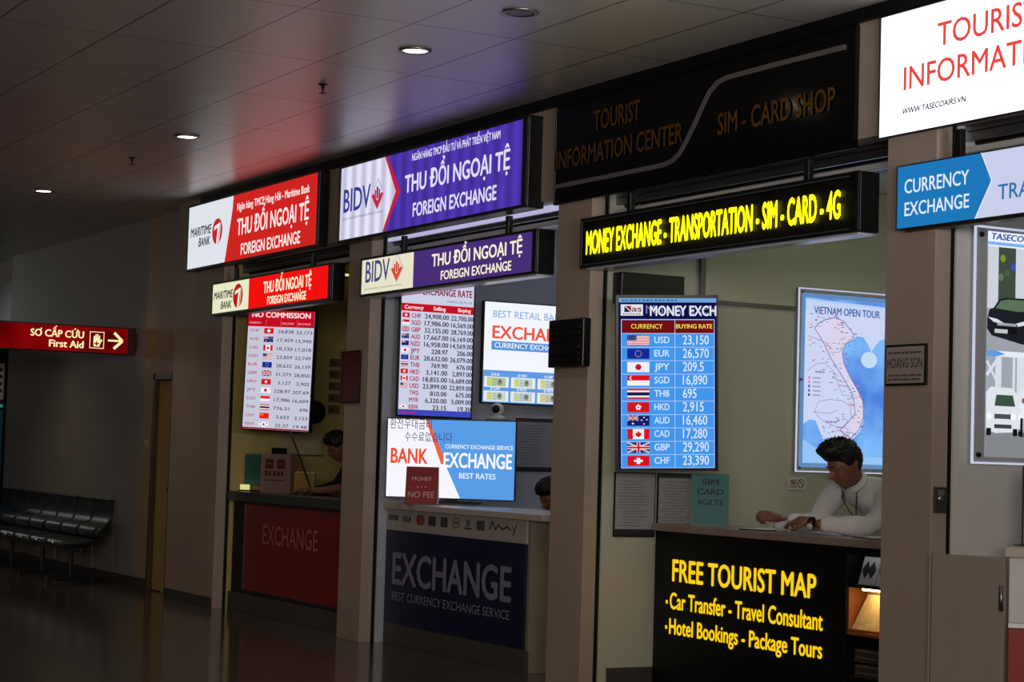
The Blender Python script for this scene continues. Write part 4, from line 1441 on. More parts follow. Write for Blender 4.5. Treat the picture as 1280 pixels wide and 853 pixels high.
tube_lamp(-12.2, 7.6, 3.34, 1.2, (226, 232, 255), 20, 'white tube lamp on the second shop ceiling behind the purple sign')
tube_lamp(-12.2, 8.9, 3.34, 1.2, (226, 232, 255), 20, 'white tube lamp deeper on the second shop ceiling')
tube_lamp(-9.0, 8.6, 3.34, 1.2, (240, 240, 200), 48, 'greenish white tube lamp on the third shop ceiling')
tube_lamp(-15.6, 8.2, 3.34, .6, (255, 220, 130), 5, 'dim yellow tube lamp on the first shop ceiling')
tube_lamp(-6.0, 8.0, 3.34, 1.2, (240, 240, 250), 12, 'white tube lamp on the nearest shop ceiling')
t = thing('wall_strip_light', 'short yellowish strip light high on the first shop wall', 'lamp', (-17.066, 7.58, 3.11), R(90))
MB().box(0, .30, -.03, 0, 0, .03, M['white'], .003).build('fitting', t)
MB().box(.01, .29, -.042, -.03, .004, .026, em((235, 225, 130), 1.0), .003).build('tube', t)

t = thing('strip_light', 'long white strip light under the large purple sign', 'lamp', (-12.46, 6.61, 3.092))
MB().box(-1.41, 1.41, -.03, .0, 0, .052, M['white'], .004).build('fitting', t)
MB().box(-1.40, 1.40, -.046, -.028, .004, .048, em((196, 192, 232), .85, True), .004).build('diffuser', t)
# ------------------------------------------------------------------ poster of cars in the nearest shop
t = thing('lit_poster', 'lit poster of a black car and white vans in an edge-lit frame', 'poster', (-7.384, 6.67, 1.487), R(90))
FW, FH = .98, 1.175
MB().box(0, FW, -.020, 0, 0, FH, acr, .003).build('frame', t)
m_ = MB()
for a, b, cc, d in ((0, FW, 0, .010), (0, FW, FH-.010, FH), (0, .012, 0, FH), (FW-.012, FW, 0, FH)):
    m_.box(a, b, -.026, -.018, cc, d, EL)
m_.build('lit_edge', t)
m_ = MB()
for a, b in ((.045, .045), (.045, FH-.045), (FW-.045, .045), (FW-.045, FH-.045)):
    m_.lathe([(.0001, .012), (.012, .012), (.013, 0)], M['darkmetal'], 12, Matrix.Translation((a, -.020, b)) @ Matrix.Rotation(R(90), 4, 'X'))
m_.build('frame_bolt', t)
c = Canvas(1.1, True, step=.0010)
PXs, PZs = .00567, .00394
U = lambda px: (px-1213)*PXs
V = lambda py: FH-(py-283)*PZs
pr = FW-.09
pt, pb = V(289), V(572)
c.rect(U(1228.5), pb, pr, pt, em((170, 174, 180), 1.0, True), 0)
c.rect(U(1228.5), V(308), pr, pt, (224, 232, 246), 1)
c.rect(U(1228.5), V(306), pr, V(302), (120, 170, 226), 2)
c.text('TASECO', U(1231), V(299), .030, (26, 60, 150), U(1269)-U(1231), bold=.03, shear=.25, layer=4)
c.text('Airs', U(1270), V(299), .026, (190, 60, 60), .09, bold=.0, layer=4)
# upper picture: black car before white columns and trees
c.rect(U(1228.5), V(440), pr, V(308), (60, 72, 60), 1)
for a, b in ((1228.5, 1241), (1261, 1276), (1330, 1345)):
    c.rect(U(a), V(386), U(b), V(308), (196, 200, 210), 2)
for a, b, cl in ((1246, 322, (120, 140, 40)), (1251, 340, (70, 90, 60)), (1244, 346, (90, 110, 80)), (1258, 332, (60, 70, 180)), (1285, 330, (90, 110, 70)), (1300, 340, (60, 80, 60))):
    c.disc(U(a), V(b), .018, .020, cl, 2, 9)
c.poly([(U(1228.5), V(440)), (pr, V(440)), (pr, V(400)), (U(1228.5), V(386))], (150, 154, 160), 2)
car = [(1226.5, 399), (1231, 388), (1236, 385), (1242, 374), (1250, 371.5), (1290, 370), (1304, 376), (1318, 386), (1330, 391), (1332, 424), (1300, 430), (1270, 429), (1234, 420), (1227, 412)]
car = [(max(a, 1228.6), b) for a, b in car]
c.poly([(U(a), V(b)) for a, b in car], (28, 30, 36), 3)
c.poly([(U(a), V(b)) for a, b in ((1238, 385.5), (1243.5, 376), (1252, 373.5), (1278, 373), (1284, 387), (1262, 388))], (86, 110, 84), 4)
c.poly([(U(a), V(b)) for a, b in ((1287, 374), (1300, 377), (1310, 386), (1290, 388))], (60, 74, 66), 4)
c.poly([(U(a), V(b)) for a, b in ((1229, 397), (1240, 399), (1250, 405), (1236, 403))], (206, 212, 220), 4)
c.poly([(U(a), V(b)) for a, b in ((1262, 403), (1276, 398), (1274, 404), (1264, 407))], (206, 212, 220), 4)
c.rect(U(1240), V(407), U(1262), V(403.5), (150, 156, 166), 4)
c.rect(U(1239), V(417), U(1263), V(409), (16, 16, 20), 4)
c.rect(U(1237), V(416.5), U(1252), V(411.5), (186, 190, 196), 5)
for cx_, cz_, rr in ((1281, 418, .026), (1322, 416, .026)):
    c.disc(U(cx_), V(cz_), rr, rr*1.4, (10, 10, 12), 5, 16)
    c.disc(U(cx_), V(cz_), rr*.6, rr*.85, (130, 134, 140), 6, 12)
c.rect(U(1228.5), V(446), pr, V(439), (86, 150, 220), 3)
c.poly([(U(1240), V(446)), (U(1250), V(442.5)), (U(1240), V(439)), (pr, V(439)), (pr, V(446))], (220, 226, 236), 4)
# lower picture: white vans and a man before columns
c.rect(U(1228.5), V(572), pr, V(446), (150, 158, 170), 1)
for a, b in ((1239, 1246), (1259, 1262), (1264, 1276), (1310, 1320)):
    c.rect(U(a), V(500), U(b), V(446), (208, 212, 220), 2)
c.line([(U(1229), V(470)), (U(1240), V(452))], .018, (208, 212, 220), 2)
c.line([(U(1229), V(452)), (U(1242), V(480))], .014, (208, 212, 220), 2)
c.rect(U(1228.5), V(572), pr, V(540), (126, 128, 134), 2)
van = [(1228.6, 491), (1234, 484), (1258, 485), (1265, 492), (1267, 520), (1266, 540), (1240, 542), (1229, 538)]
for dx in (0, 37, 72):
    c.poly([(min(U(a+dx), pr), V(b)) for a, b in van], (214, 218, 226), 3+dx//37)
    if dx < 70:
        c.poly([(U(a+dx), V(b)) for a, b in ((1238, 508), (1240, 494), (1259, 494), (1262, 508))], (56, 78, 66), 6)
        c.rect(U(1238+dx), V(524), U(1257+dx), V(518), (70, 74, 82), 6)
        c.rect(U(1238+dx), V(536), U(1258+dx), V(531), (60, 62, 70), 6)
        for q in (1232, 1260):
            c.disc(U(q+dx), V(521), .018, .018, (236, 240, 246), 6, 12)
        for q in (1231.5, 1262):
            c.rect(U(q+dx)-.012, V(545), U(q+dx)+.018, V(536), (20, 20, 24), 4)
c.rect(U(1268), V(522), U(1275), V(504), (225, 228, 234), 7)
c.disc(U(1271.5), V(500), .012, .014, (120, 90, 76), 7, 12)
c.rect(U(1268), V(546), U(1271), V(522), (16, 16, 20), 7)
c.rect(U(1272), V(546), U(1275), V(522), (16, 16, 20), 7)
c.build('printed_picture', t).location = (0, -.0212, 0)


# ------------------------------------------------------------------ service door on the left
t = thing('service_door', 'narrow cream door standing ajar left of the first pillar', 'door', (-19.39, WY, 0), 0)
m_ = MB()
for a, b, z0, z1 in ((0, .06, 0, 2.2), (.56, .58, 0, 2.2), (0, .58, 2.13, 2.2)):
    m_.box(a, b, -.02, .12, z0, z1, M['darkwood'], .004)
m_.build('door_frame', t)
rot = Matrix.Translation((.06, .03, 0)) @ Matrix.Rotation(R(7), 4, 'Z')
o = MB().box(0, .44, 0, .04, .01, 2.12, M['doorwood'], .004, M4=rot).build('door_leaf', t)
m_ = MB()
m_.tube([(.40, -.045, 1.03), (.31, -.045, 1.03)], .010, M['darkmetal'], 8, M4=rot)
m_.box(.38, .42, -.012, 0, .95, 1.11, M['darkmetal'], .003, M4=rot)
m_.tube([(.40, 0, 1.03), (.40, -.045, 1.03)], .009, M['darkmetal'], 8, M4=rot)
m_.build('handle', o)
t = thing('light_switch', 'small pale switch plate on the wall left of the cream door', 'switch', (-19.56, WY, 1.44), 0)
MB().box(-.06, .06, -.010, 0, 0, .10, M['doorwood'], .003).build('plate', t)
MB().box(-.02, .02, -.016, -.008, .025, .075, M['whitepanel'], .002).build('rocker', t)

# ------------------------------------------------------------------ black waiting bench
NS, PITCH_ = 7, .63
t = thing('waiting_bench', 'row of seven black leather waiting seats along the dark left wall', 'bench', (-20.10, 6.42, 0))
prof_back = [(.02, .885), (.045, .875), (.02, .70), (.0, .645), (-.05, .625), (-.115, .60), (-.15, .555), (-.13, .50), (-.08, .485), (.0, .53), (.05, .66), (.075, .88), (.05, .895)]


def cushion(profile, x0, x1, mat, rnd=.02):
    # rounded-edge extrusion of a y-z profile
    m_ = MB()
    n = len(profile)
    cy = sum(p[0] for p in profile)/n
    cz = sum(p[1] for p in profile)/n
    rings = [(x0, .80), (x0+rnd*.4, .94), (x0+rnd, 1.0), (x1-rnd, 1.0), (x1-rnd*.4, .94), (x1, .80)]
    vs = []
    for x, s in rings:
        vs += [(x, cy+(p[0]-cy)*(1-(1-s)*.35), cz+(p[1]-cz)*(1-(1-s)*.12)) for p in profile]
    fs = []
    for i in range(len(rings)-1):
        for k in range(n):
            fs.append((i*n+k, i*n+(k+1) % n, (i+1)*n+(k+1) % n, (i+1)*n+k))
    fs.append(tuple(range(n-1, -1, -1)))
    fs.append(tuple((len(rings)-1)*n+k for k in range(n)))
    m_.add(vs, fs, mat, True)
    return m_


prof_seat = [(-.06, .50), (-.10, .47), (-.22, .445), (-.36, .45), (-.44, .458), (-.475, .445), (-.48, .42), (-.45, .40), (-.30, .395), (-.10, .42), (-.03, .46)]
for i in range(NS):
    xb = -PITCH_*i
    cushion(prof_back, xb-PITCH_+.034, xb-.034, M['leather'], .05).build('backrest', t)
    cushion(prof_seat, xb-PITCH_+.034, xb-.034, M['leather'], .04).build('seat', t)
    MB().tube([(xb-PITCH_+.03, -.482, .425), (xb-.03, -.482, .425)], .010, M['chrome'], 8).build('front_trim', t)
MB().box(-PITCH_*NS+.05, -.05, -.27, -.19, .33, .39, M['black'], .006).build('beam', t)
for x in (-.5, -PITCH_*2.5, -PITCH_*4.5, -PITCH_*NS+.5):
    m_ = MB()
    m_.box(x-.03, x+.03, -.25, -.21, .05, .34, M['black'], .004)
    m_.box(x-.035, x+.035, -.50, .06, .02, .055, M['black'], .008)
    m_.box(x-.02, x+.02, -.48, -.44, 0, .022, M['black'], .003)
    m_.box(x-.02, x+.02, .0, .04, 0, .022, M['black'], .003)
    m_.build('leg', t)
# dark machine at the far left edge
t = thing('ticket_machine', 'tall dark machine with teal glowing front at the far left edge', 'machine', (-25.3, 6.30, 0), R(90))
MB().box(-.4, .40, 0, .75, 0, 2.75, M['black'], .01).build('cabinet', t)
MB().box(-.36, .325, -.008, .004, 2.0, 2.46, df('pale_poster', (200, 200, 200), .5), .003).build('header_panel', t)
c = Canvas(1.0, False)
for q in range(4):
    c.disc(.25, 2.38-.09*q, .06, .03, (40, 40, 44), 1, 10)
c.build('header_print', t).location = (0, -.009, 0)
MB().box(-.36, .325, -.008, .004, .60, 1.86, em((8, 34, 44), .8), .003).build('lit_front', t)
MB().box(.15, .32, -.012, -.006, 1.90, 1.935, em((30, 150, 120), .8), .002).build('status_light', t)


# ------------------------------------------------------------------ people
def skin_mesh(pts, edges, sub=2):
    me = bpy.data.meshes.new('skel')
    me.from_pydata([p[:3] for p in pts], edges, [])
    o = bpy.data.objects.new('skel', me)
    COL.objects.link(o)
    md = o.modifiers.new('s', 'SKIN')
    md.use_smooth_shade = True
    for i, p in enumerate(pts):
        d = me.skin_vertices[0].data[i]
        r = p[3]
        d.radius = r if isinstance(r, tuple) else (r, r)
        d.use_root = i == 0
    sb = o.modifiers.new('d', 'SUBSURF')
    sb.levels = sb.render_levels = sub
    bpy.context.view_layer.update()
    m2 = bpy.data.meshes.new_from_object(o.evaluated_get(bpy.context.evaluated_depsgraph_get()))
    vs = [v.co.copy() for v in m2.vertices]
    fs = [tuple(p.vertices) for p in m2.polygons]
    bpy.data.objects.remove(o)
    bpy.data.meshes.remove(me)
    bpy.data.meshes.remove(m2)
    return vs, fs


def remeshed(m_, name, parent, voxel, mat, smooth_it=4):
    """melts overlapping pieces into one continuous surface"""
    o = m_.build('raw', None)
    md = o.modifiers.new('r', 'REMESH')
    md.mode = 'VOXEL'
    md.voxel_size = voxel
    sm = o.modifiers.new('s', 'SMOOTH')
    sm.factor = .5
    sm.iterations = smooth_it
    bpy.context.view_layer.update()
    me = bpy.data.meshes.new_from_object(o.evaluated_get(bpy.context.evaluated_depsgraph_get()))
    bpy.data.objects.remove(o)
    me.name = name
    me.materials.clear()
    me.materials.append(mat)
    for p in me.polygons:
        p.use_smooth = True
        p.material_index = 0
    r = bpy.data.objects.new(name, me)
    COL.objects.link(r)
    r.parent = parent
    return r


def head_point(a, b):
    """point on a head: a = longitude (0 is the face, -y), b = latitude; origin at the skull centre, chin at z = -.125"""
    x, y, z = math.sin(a)*math.cos(b), -math.cos(a)*math.cos(b), math.sin(b)
    px, py, pz = x*.076, y*.098, z*.112
    if z < 0:
        t_ = -z
        px *= 1-.36*t_**1.5
        pz = -.128*t_
        if y < 0:
            py = y*.098*(1-.05*t_) - .014*t_
        else:
            py *= 1-.38*t_
    g = lambda cx, cz, sx, sz: math.exp(-((px-cx)/sx)**2-((pz-cz)/sz)**2) if y < 0 else 0.0
    py -= .026*g(0, -.036, .010, .020) + .012*g(0, -.012, .008, .026)        # nose
    py -= .009*g(0, .012, .05, .010)                                         # brow
    py += .011*(g(.031, -.008, .017, .011) + g(-.031, -.008, .017, .011))    # eye sockets
    py -= .006*(g(.031, -.011, .011, .007) + g(-.031, -.011, .011, .007))    # lids
    py -= .008*(g(0, -.070, .020, .006) + g(0, -.080, .018, .006))           # lips
    py += .005*g(0, -.0755, .022, .003)
    py -= .010*g(0, -.112, .018, .014)                                       # chin
    py -= .006*(g(.045, -.035, .02, .02) + g(-.045, -.035, .02, .02))        # cheeks
    return Vector((px, py, pz))


def head_mesh(m_, mat, M4, nu=64, nv=56):
    vs, fs = [], []
    for j in range(nv+1):
        b = -PI/2+PI*j/nv
        for i in range(nu):
            vs.append(head_point(-PI+2*PI*i/nu, b))
    for j in range(nv):
        for i in range(nu):
            fs.append((j*nu+i, j*nu+(i+1) % nu, (j+1)*nu+(i+1) % nu, (j+1)*nu+i))
    m_.add(vs, fs, mat, True, M4)
    for sx in (-1, 1):       # ears
        pts = [(sx*.074, .012, -.020, .010), (sx*.080, .018, -.004, .013), (sx*.083, .024, .014, .012), (sx*.078, .016, -.034, .008)]
        v2, f2 = skin_mesh(pts, [(0, 1), (1, 2), (0, 3)], 1)
        m_.add(v2, f2, mat, True, M4)


LINE = [(0, .44), (40, .40), (58, .30), (70, .05), (84, -.02), (88, .12), (104, .12), (116, -.45), (140, -.62), (180, -.68)]   # hair line: angle from the face, latitude


def hair_mesh(mat, M4, quiff=.035, sides=.010, seed=1):
    m_ = MB()
    nu, nv = 72, 36
    vs, fs = [], []
    for j in range(nv+1):
        t_ = j/nv
        for i in range(nu):
            a = -PI+2*PI*i/nu
            front = max(0.0, math.cos(a))
            ad = abs(a)*180/PI
            low = LINE[-1][1]
            for (a0, l0), (a1, l1) in zip(LINE[:-1], LINE[1:]):
                if a0 <= ad <= a1:
                    low = l0+(l1-l0)*(ad-a0)/(a1-a0)
                    break
            b = low+(PI/2-low)*t_
            p = head_point(a, b)
            n = Vector((p.x/.076**2, p.y/.098**2, p.z/.112**2)).normalized()
            th = sides+.022*max(0, math.sin(b))
            th += quiff*max(0, front)**1.3*math.exp(-((b-.75)/.45)**2)
            ns = noise.noise(Vector((math.sin(a)*9+seed, math.cos(a)*9, b*10)))
            th += .012*ns*(.4+max(0, math.sin(b)))+.006*noise.noise(Vector((math.sin(a)*24, math.cos(a)*24+seed, b*22)))
            th *= min(1, .22+t_*3.2)
            q = p+n*th
            q.z += .4*quiff*front*max(0, math.sin(b))*.5
            vs.append(q)
    for j in range(nv):
        for i in range(nu):
            fs.append((j*nu+i, j*nu+(i+1) % nu, (j+1)*nu+(i+1) % nu, (j+1)*nu+i))
    fs.append(tuple(range(nu-1, -1, -1)))
    m_.add(vs, fs, mat, True, M4)
    random.seed(seed)
    for _ in range(60):       # loose tufts
        a = random.gauss(0, .9)
        b = random.uniform(.55, 1.45)
        p = head_point(a, b)
        n = Vector((p.x/.076**2, p.y/.098**2, p.z/.112**2)).normalized()
        d = (n+Vector((random.uniform(-.4, .4), random.uniform(-.6, .2), random.uniform(0, .5)))).normalized()
        L_ = .014+quiff*.35+random.random()*.012
        m_.tube([p+n*.012, p+n*.018+d*L_*.6, p+n*.018+d*L_], [.008, .005, .0008], mat, 5, True, M4)
    return m_


def hand_pieces(m_, mat, wrist, direc, up, side, curl, spread=.10, size=1.0):
    """palm, four bent fingers and a thumb; direc = wrist to knuckles, up = back of the hand, side = +1 when the thumb is on +cross"""
    D, U_ = Vector(direc).normalized(), Vector(up).normalized()
    Sd = D.cross(U_).normalized()*side
    U_ = Sd.cross(D).normalized()*side
    if U_.dot(Vector(up)) < 0:
        U_ = -U_
    W = Vector(wrist)
    s = size
    pts = [(*(W-D*.03), .024*s), (*(W+D*.02*s), (.028*s)), (*(W+D*.055*s+Sd*.010*s), .026*s), (*(W+D*.055*s-Sd*.014*s), .024*s), (*(W+D*.085*s+Sd*.018*s), .019*s), (*(W+D*.080*s-Sd*.022*s), .017*s)]
    v, f = skin_mesh(pts, [(0, 1), (1, 2), (1, 3), (2, 4), (3, 5)], 2)
    m_.add(v, f, mat, True)
    for i, (off, ln) in enumerate(((.028, .074), (.010, .083), (-.009, .077), (-.027, .060))):
        base = W+D*(.082-.004*abs(i-1))*s+Sd*off*s
        d = (D+Sd*spread*(1.5-i)*.5).normalized()
        pts = [(*(W+D*.045*s+Sd*off*.7*s), .011*s), (*base, .0105*s)]
        p = base
        ang = 0.0
        for q, (fr, rr) in enumerate(((.45, .0095), (.31, .0088), (.24, .0075))):
            ang += curl[i]*(.7, 1.0, .8)[q]
            dd = d*math.cos(ang)-U_*math.sin(ang)
            p = p+dd*ln*fr*s
            pts.append((*p, rr*s))
        v, f = skin_mesh(pts, [(k, k+1) for k in range(len(pts)-1)], 2)
        m_.add(v, f, mat, True)
    b0 = W+D*.022*s+Sd*.022*s
    td = (D*.62+Sd*.62-U_*.35).normalized()
    td2 = (D*.86+Sd*.25-U_*.35).normalized()
    pts = [(*(W+D*.012*s+Sd*.008*s), .014*s), (*b0, .0135*s), (*(b0+td*.036*s), .0115*s), (*(b0+td*.036*s+td2*.030*s), .0098*s), (*(b0+td*.036*s+td2*.054*s), .008*s)]
    v, f = skin_mesh(pts, [(0, 1), (1, 2), (2, 3), (3, 4)], 2)
    m_.add(v, f, mat, True)


# --- the man in the white shirt, leaning on the black counter; world coordinates kept, origin at his feet
org = Vector((-9.0, 7.86, 0))
man = thing('person', 'man in a white shirt leaning on the black counter, looking down at his hands', 'person', org)
TR = Matrix.Translation(-org)
HM = Matrix.Translation((-8.962, 7.172, 1.471)) @ Matrix.Rotation(R(-1), 4, 'Z') @ Matrix.Rotation(R(24), 4, 'X') @ Matrix.Scale(1.05, 4)
bodyp = [(-9.0, 7.82, .97, (.15, .12)),            # 0 pelvis
         (-9.0, 7.71, 1.11, (.145, .11)),          # 1
         (-9.03, 7.54, 1.235, (.155, .105)),       # 2 chest
         (-9.06, 7.41, 1.315, (.105, .075)),       # 3 upper chest
         (-9.03, 7.315, 1.365, .058),              # 4 neck base
         (-8.985, 7.235, 1.415, .055),             # 5 neck
         (-8.97, 7.46, 1.325, .066), (-8.91, 7.46, 1.29, .062), (-8.90, 7.41, 1.20, .050), (-8.92, 7.33, 1.112, .041), (-8.995, 7.19, 1.118, .037), (-9.075, 7.05, 1.126, .028),
         (-9.17, 7.33, 1.315, .066), (-9.235, 7.31, 1.28, .060), (-9.29, 7.29, 1.20, .049), (-9.33, 7.27, 1.115, .041), (-9.39, 7.18, 1.12, .037), (-9.445, 7.095, 1.125, .028),
         (-8.90, 7.86, .86, .092), (-8.89, 7.86, .48, .062), (-8.89, 7.90, .09, .042), (-8.885, 7.78, .035, .036),
         (-9.10, 7.86, .86, .092), (-9.11, 7.86, .48, .062), (-9.11, 7.90, .09, .042), (-9.115, 7.78, .035, .036)]
be = [(0, 1), (1, 2), (2, 3), (3, 4), (4, 5), (3, 6), (6, 7), (7, 8), (8, 9), (9, 10), (10, 11), (3, 12), (12, 13), (13, 14), (14, 15), (15, 16), (16, 17), (0, 18), (18, 19), (19, 20), (20, 21), (0, 22), (22, 23), (23, 24), (24, 25)]
mb_ = MB()
slim = [(*p[:3], tuple(q*(.6 if i == 3 else .76) for q in p[3]) if isinstance(p[3], tuple) else p[3]*(.62 if i in (6, 12) else .8 if i in (7, 8, 13, 14) else .9 if i == 4 else 1)) for i, p in enumerate(bodyp)]
v, f = skin_mesh(slim, be, 2)
mb_.add(v, f, M['skin'], True)
head_mesh(mb_, M['skin'], HM)
v, f = skin_mesh([(-9.03, 7.315, 1.365, .056), (-8.975, 7.215, 1.43, .055)], [(0, 1)], 2)
mb_.add(v, f, M['skin'], True)
hand_pieces(mb_, M['skin'], (-9.095, 7.03, 1.135), (-.88, -.46, .05), (.30, -.35, .88), -1, (.40, .60, .78, .92), .10, 1.06)
hand_pieces(mb_, M['skin'], (-9.455, 7.085, 1.142), (-.15, -.97, .16), (.65, -.10, .75), 1, (.85, 1.0, 1.1, 1.2), .10, 1.08)
for i in range(len(mb_.v)):
    mb_.v[i] = tuple(TR @ Vector(mb_.v[i]))
body = remeshed(mb_, 'body', man, .0045, M['skin'], 2)
hm = hair_mesh(M['hair'], TR @ HM, .046, .012, 3)
hair = hm.build('hair', man)
# brows
m_ = MB()
for sx in (-1, 1):
    pts = [head_point(sx*a, .16) + Vector((0, -.004, .004)) for a in (.16, .34, .54)]
    m_.tube(pts, [.003, .0042, .002], M['hair'], 6, True, TR @ HM)
m_.build('eyebrows', man)
# shirt
sp = []
for i, p in enumerate(bodyp[:18]):
    r = p[3]
    g_ = .027 if i in (7, 8, 9, 10, 13, 14, 15, 16) else .017
    r = (r[0]+g_, r[1]+g_) if isinstance(r, tuple) else r+(.010 if i in (4, 5) else g_)
    sp.append((*p[:3], r))
sp[4] = (-9.032, 7.325, 1.355, .074)
sp[5] = (-9.012, 7.275, 1.385, .064)
sp[11] = (-9.062, 7.07, 1.126, .047)
sp[17] = (-9.435, 7.11, 1.124, .045)
v, f = skin_mesh(sp, [e for e in be if max(e) < 18], 2)
mb_ = MB()
vv = []
for p in v:
    q = TR @ Vector(p)
    nz = noise.noise(Vector(p)*13)*.009 + noise.noise(Vector((p[0]*34+p[2]*20, p[1]*34-p[2]*14, p[2]*8)))*.007
    vv.append(q + Vector((nz, nz*.5, nz)))
mb_.add(vv, f, M['shirt'], True)
shirt = mb_.build('shirt', man)
sb = shirt.modifiers.new('sub', 'SUBSURF')
sb.levels = sb.render_levels = 1
# collar: a band round the neck that opens in front
m_ = MB()
n = 26
vs, fs = [], []
CM = Matrix.Translation((-9.020, 7.288, 1.372)) @ Matrix.Rotation(R(8), 4, 'Z') @ Matrix.Rotation(R(48), 4, 'X')
for k in range(n):
    a = -PI/2+.42+(2*PI-.84)*k/(n-1)
    ca, sa = math.cos(a), math.sin(a)
    for rr, zz in ((.061, -.018), (.062, .016), (.066, .018), (.079, -.016), (.076, -.024)):
        vs.append((rr*ca, rr*sa*1.05, zz))
for k in range(n-1):
    for q in range(5):
        fs.append((k*5+q, k*5+(q+1) % 5, (k+1)*5+(q+1) % 5, (k+1)*5+q))
m_.add(vs, fs, M['shirt'], True, TR @ CM)
m_.build('collar', shirt)
# trousers
tp = [(*p[:3], ((p[3][0]+.02, p[3][1]+.02) if isinstance(p[3], tuple) else p[3]+.018)) for p in [bodyp[i] for i in (0, 18, 19, 20, 22, 23, 24)]]
v, f = skin_mesh(tp, [(0, 1), (1, 2), (2, 3), (0, 4), (4, 5), (5, 6)], 2)
mb_ = MB()
mb_.add([TR @ Vector(p) for p in v], f, M['trouser'], True)
mb_.build('trousers', man)
for sx in (-1, 1):
    mb_ = MB()
    b = bmesh.new()
    bmesh.ops.create_uvsphere(b, u_segments=20, v_segments=12, radius=1)
    for vtx in b.verts:
        vtx.co = Vector((vtx.co.x*.050, vtx.co.y*.145, max(-.0, vtx.co.z)*.085))
    mb_.bm(b, M['black'], True, TR @ Matrix.Translation((-9.0+sx*.112, 7.82, 0)))
    mb_.build('shoe', man)
# watch on the left wrist
WM = TR @ Matrix.Translation((-9.082, 7.038, 1.128)) @ Vector((-.88, -.46, .0)).to_track_quat('Z', 'Y').to_matrix().to_4x4()
w_ = MB().lathe([(.030, -.011), (.036, -.011), (.037, .011), (.030, .011), (.030, -.011)], M['black'], 24, WM).build('wristwatch', man)
dm = MB()
dm.lathe([(.0001, .006), (.017, .006), (.019, 0)], df('pale_watch_dial', (206, 200, 184), .3), 20, TR @ Matrix.Translation((-9.062, 7.008, 1.108)) @ Vector((.55, -.78, -.25)).to_track_quat('Z', 'Y').to_matrix().to_4x4())
dm.build('watch_dial', w_)
# lanyard hanging from his neck
m_ = MB()
m_.tube([TR @ Vector(p) for p in ((-8.975, 7.275, 1.35), (-8.965, 7.265, 1.28), (-8.985, 7.28, 1.20), (-9.01, 7.30, 1.16))], .004, df('lanyard', (70, 62, 70), .6), 6)
m_.tube([TR @ Vector(p) for p in ((-9.06, 7.255, 1.35), (-9.06, 7.235, 1.28), (-9.03, 7.265, 1.20), (-9.01, 7.30, 1.16))], .004, df('lanyard', (70, 62, 70), .6), 6)
m_.build('lanyard', man)

# cup in front of his hands, clipboards
t = thing('paper_cup', 'small white paper cup lying between the leaning man\'s hands', 'cup', (-9.300, 7.00, 1.096), R(20))
MB().lathe([(.0001, -.04), (.026, -.04), (.028, -.03), (.034, .04), (.036, .043), (.034, .045), (.031, .04), (.026, -.034), (.0001, -.035)], M['white'], 24, Matrix.Rotation(R(82), 4, 'Y')).build('cup_wall', t)
for lb, x, y, w_, d_, rz in (('dark clipboard on the black counter beyond the man\'s right hand', -9.64, 7.15, .22, .30, 15), ('clipboard with white papers on the black counter by the man\'s left elbow', -8.62, 7.16, .23, .32, 68)):
    t = thing('clipboard', lb, 'clipboard', (x, y, 1.0605), R(rz), 'clipboards on the black counter')
    MB().box(-w_/2, w_/2, -d_/2, d_/2, 0, .006, M['black'], .002).build('board', t)
    m_ = MB()
    m_.box(-w_/2+.012, w_/2-.012, -d_/2+.012, d_/2-.03, .006, .011, M['paper'], .001)
    m_.build('papers', t)
    MB().box(-.05, .05, d_/2-.045, d_/2-.005, .008, .02, M['steel'], .004).build('clip', t)

# --- person in the dark jacket in the furthest shop
org2 = Vector((-15.75, 7.55, 0))
p2 = thing('person', 'person in a dark jacket behind the furthest counter, one hand on it', 'person', org2)
T2 = Matrix.Translation(-org2)
H2 = Matrix.Translation((-15.92, 7.14, 1.50)) @ Matrix.Rotation(R(-20), 4, 'Z') @ Matrix.Rotation(R(25), 4, 'X')
bp2 = [(-15.75, 7.50, .95, (.15, .12)), (-15.77, 7.42, 1.10, (.145, .11)), (-15.80, 7.33, 1.24, (.15, .11)), (-15.83, 7.26, 1.34, (.10, .08)), (-15.85, 7.21, 1.39, .056), (-15.87, 7.18, 1.43, .053),
       (-15.68, 7.28, 1.33, .064), (-15.60, 7.26, 1.26, .058), (-15.56, 7.10, 1.16, .044), (-15.72, 6.92, 1.12, .036), (-15.82, 6.82, 1.112, .027),
       (-15.98, 7.28, 1.33, .064), (-16.06, 7.28, 1.26, .058), (-16.08, 7.22, 1.16, .046), (-16.05, 7.06, 1.115, .036), (-15.98, 6.96, 1.112, .028),
       (-15.66, 7.54, .84, .09), (-15.65, 7.54, .48, .06), (-15.65, 7.56, .09, .042), (-15.65, 7.46, .035, .036), (-15.86, 7.54, .84, .09), (-15.87, 7.54, .48, .06), (-15.87, 7.56, .09, .042), (-15.87, 7.46, .035, .036)]
be2 = [(0, 1), (1, 2), (2, 3), (3, 4), (4, 5), (3, 6), (6, 7), (7, 8), (8, 9), (9, 10), (3, 11), (11, 12), (12, 13), (13, 14), (14, 15), (0, 16), (16, 17), (17, 18), (18, 19), (0, 20), (20, 21), (21, 22), (22, 23)]
mb_ = MB()
v, f = skin_mesh(bp2, be2, 2)
mb_.add(v, f, M['skin'], True)
head_mesh(mb_, M['skin'], H2, 40, 36)
hand_pieces(mb_, M['skin'], (-15.84, 6.80, 1.112), (-.9, -.35, -.05), (.1, 0, .99), 1, (.25, .3, .35, .4))
hand_pieces(mb_, M['skin'], (-15.99, 6.94, 1.110), (.2, -.9, -.05), (.1, 0, .99), -1, (.25, .3, .35, .4))
for i in range(len(mb_.v)):
    mb_.v[i] = tuple(T2 @ Vector(mb_.v[i]))
remeshed(mb_, 'body', p2, .006, M['skin'], 2)
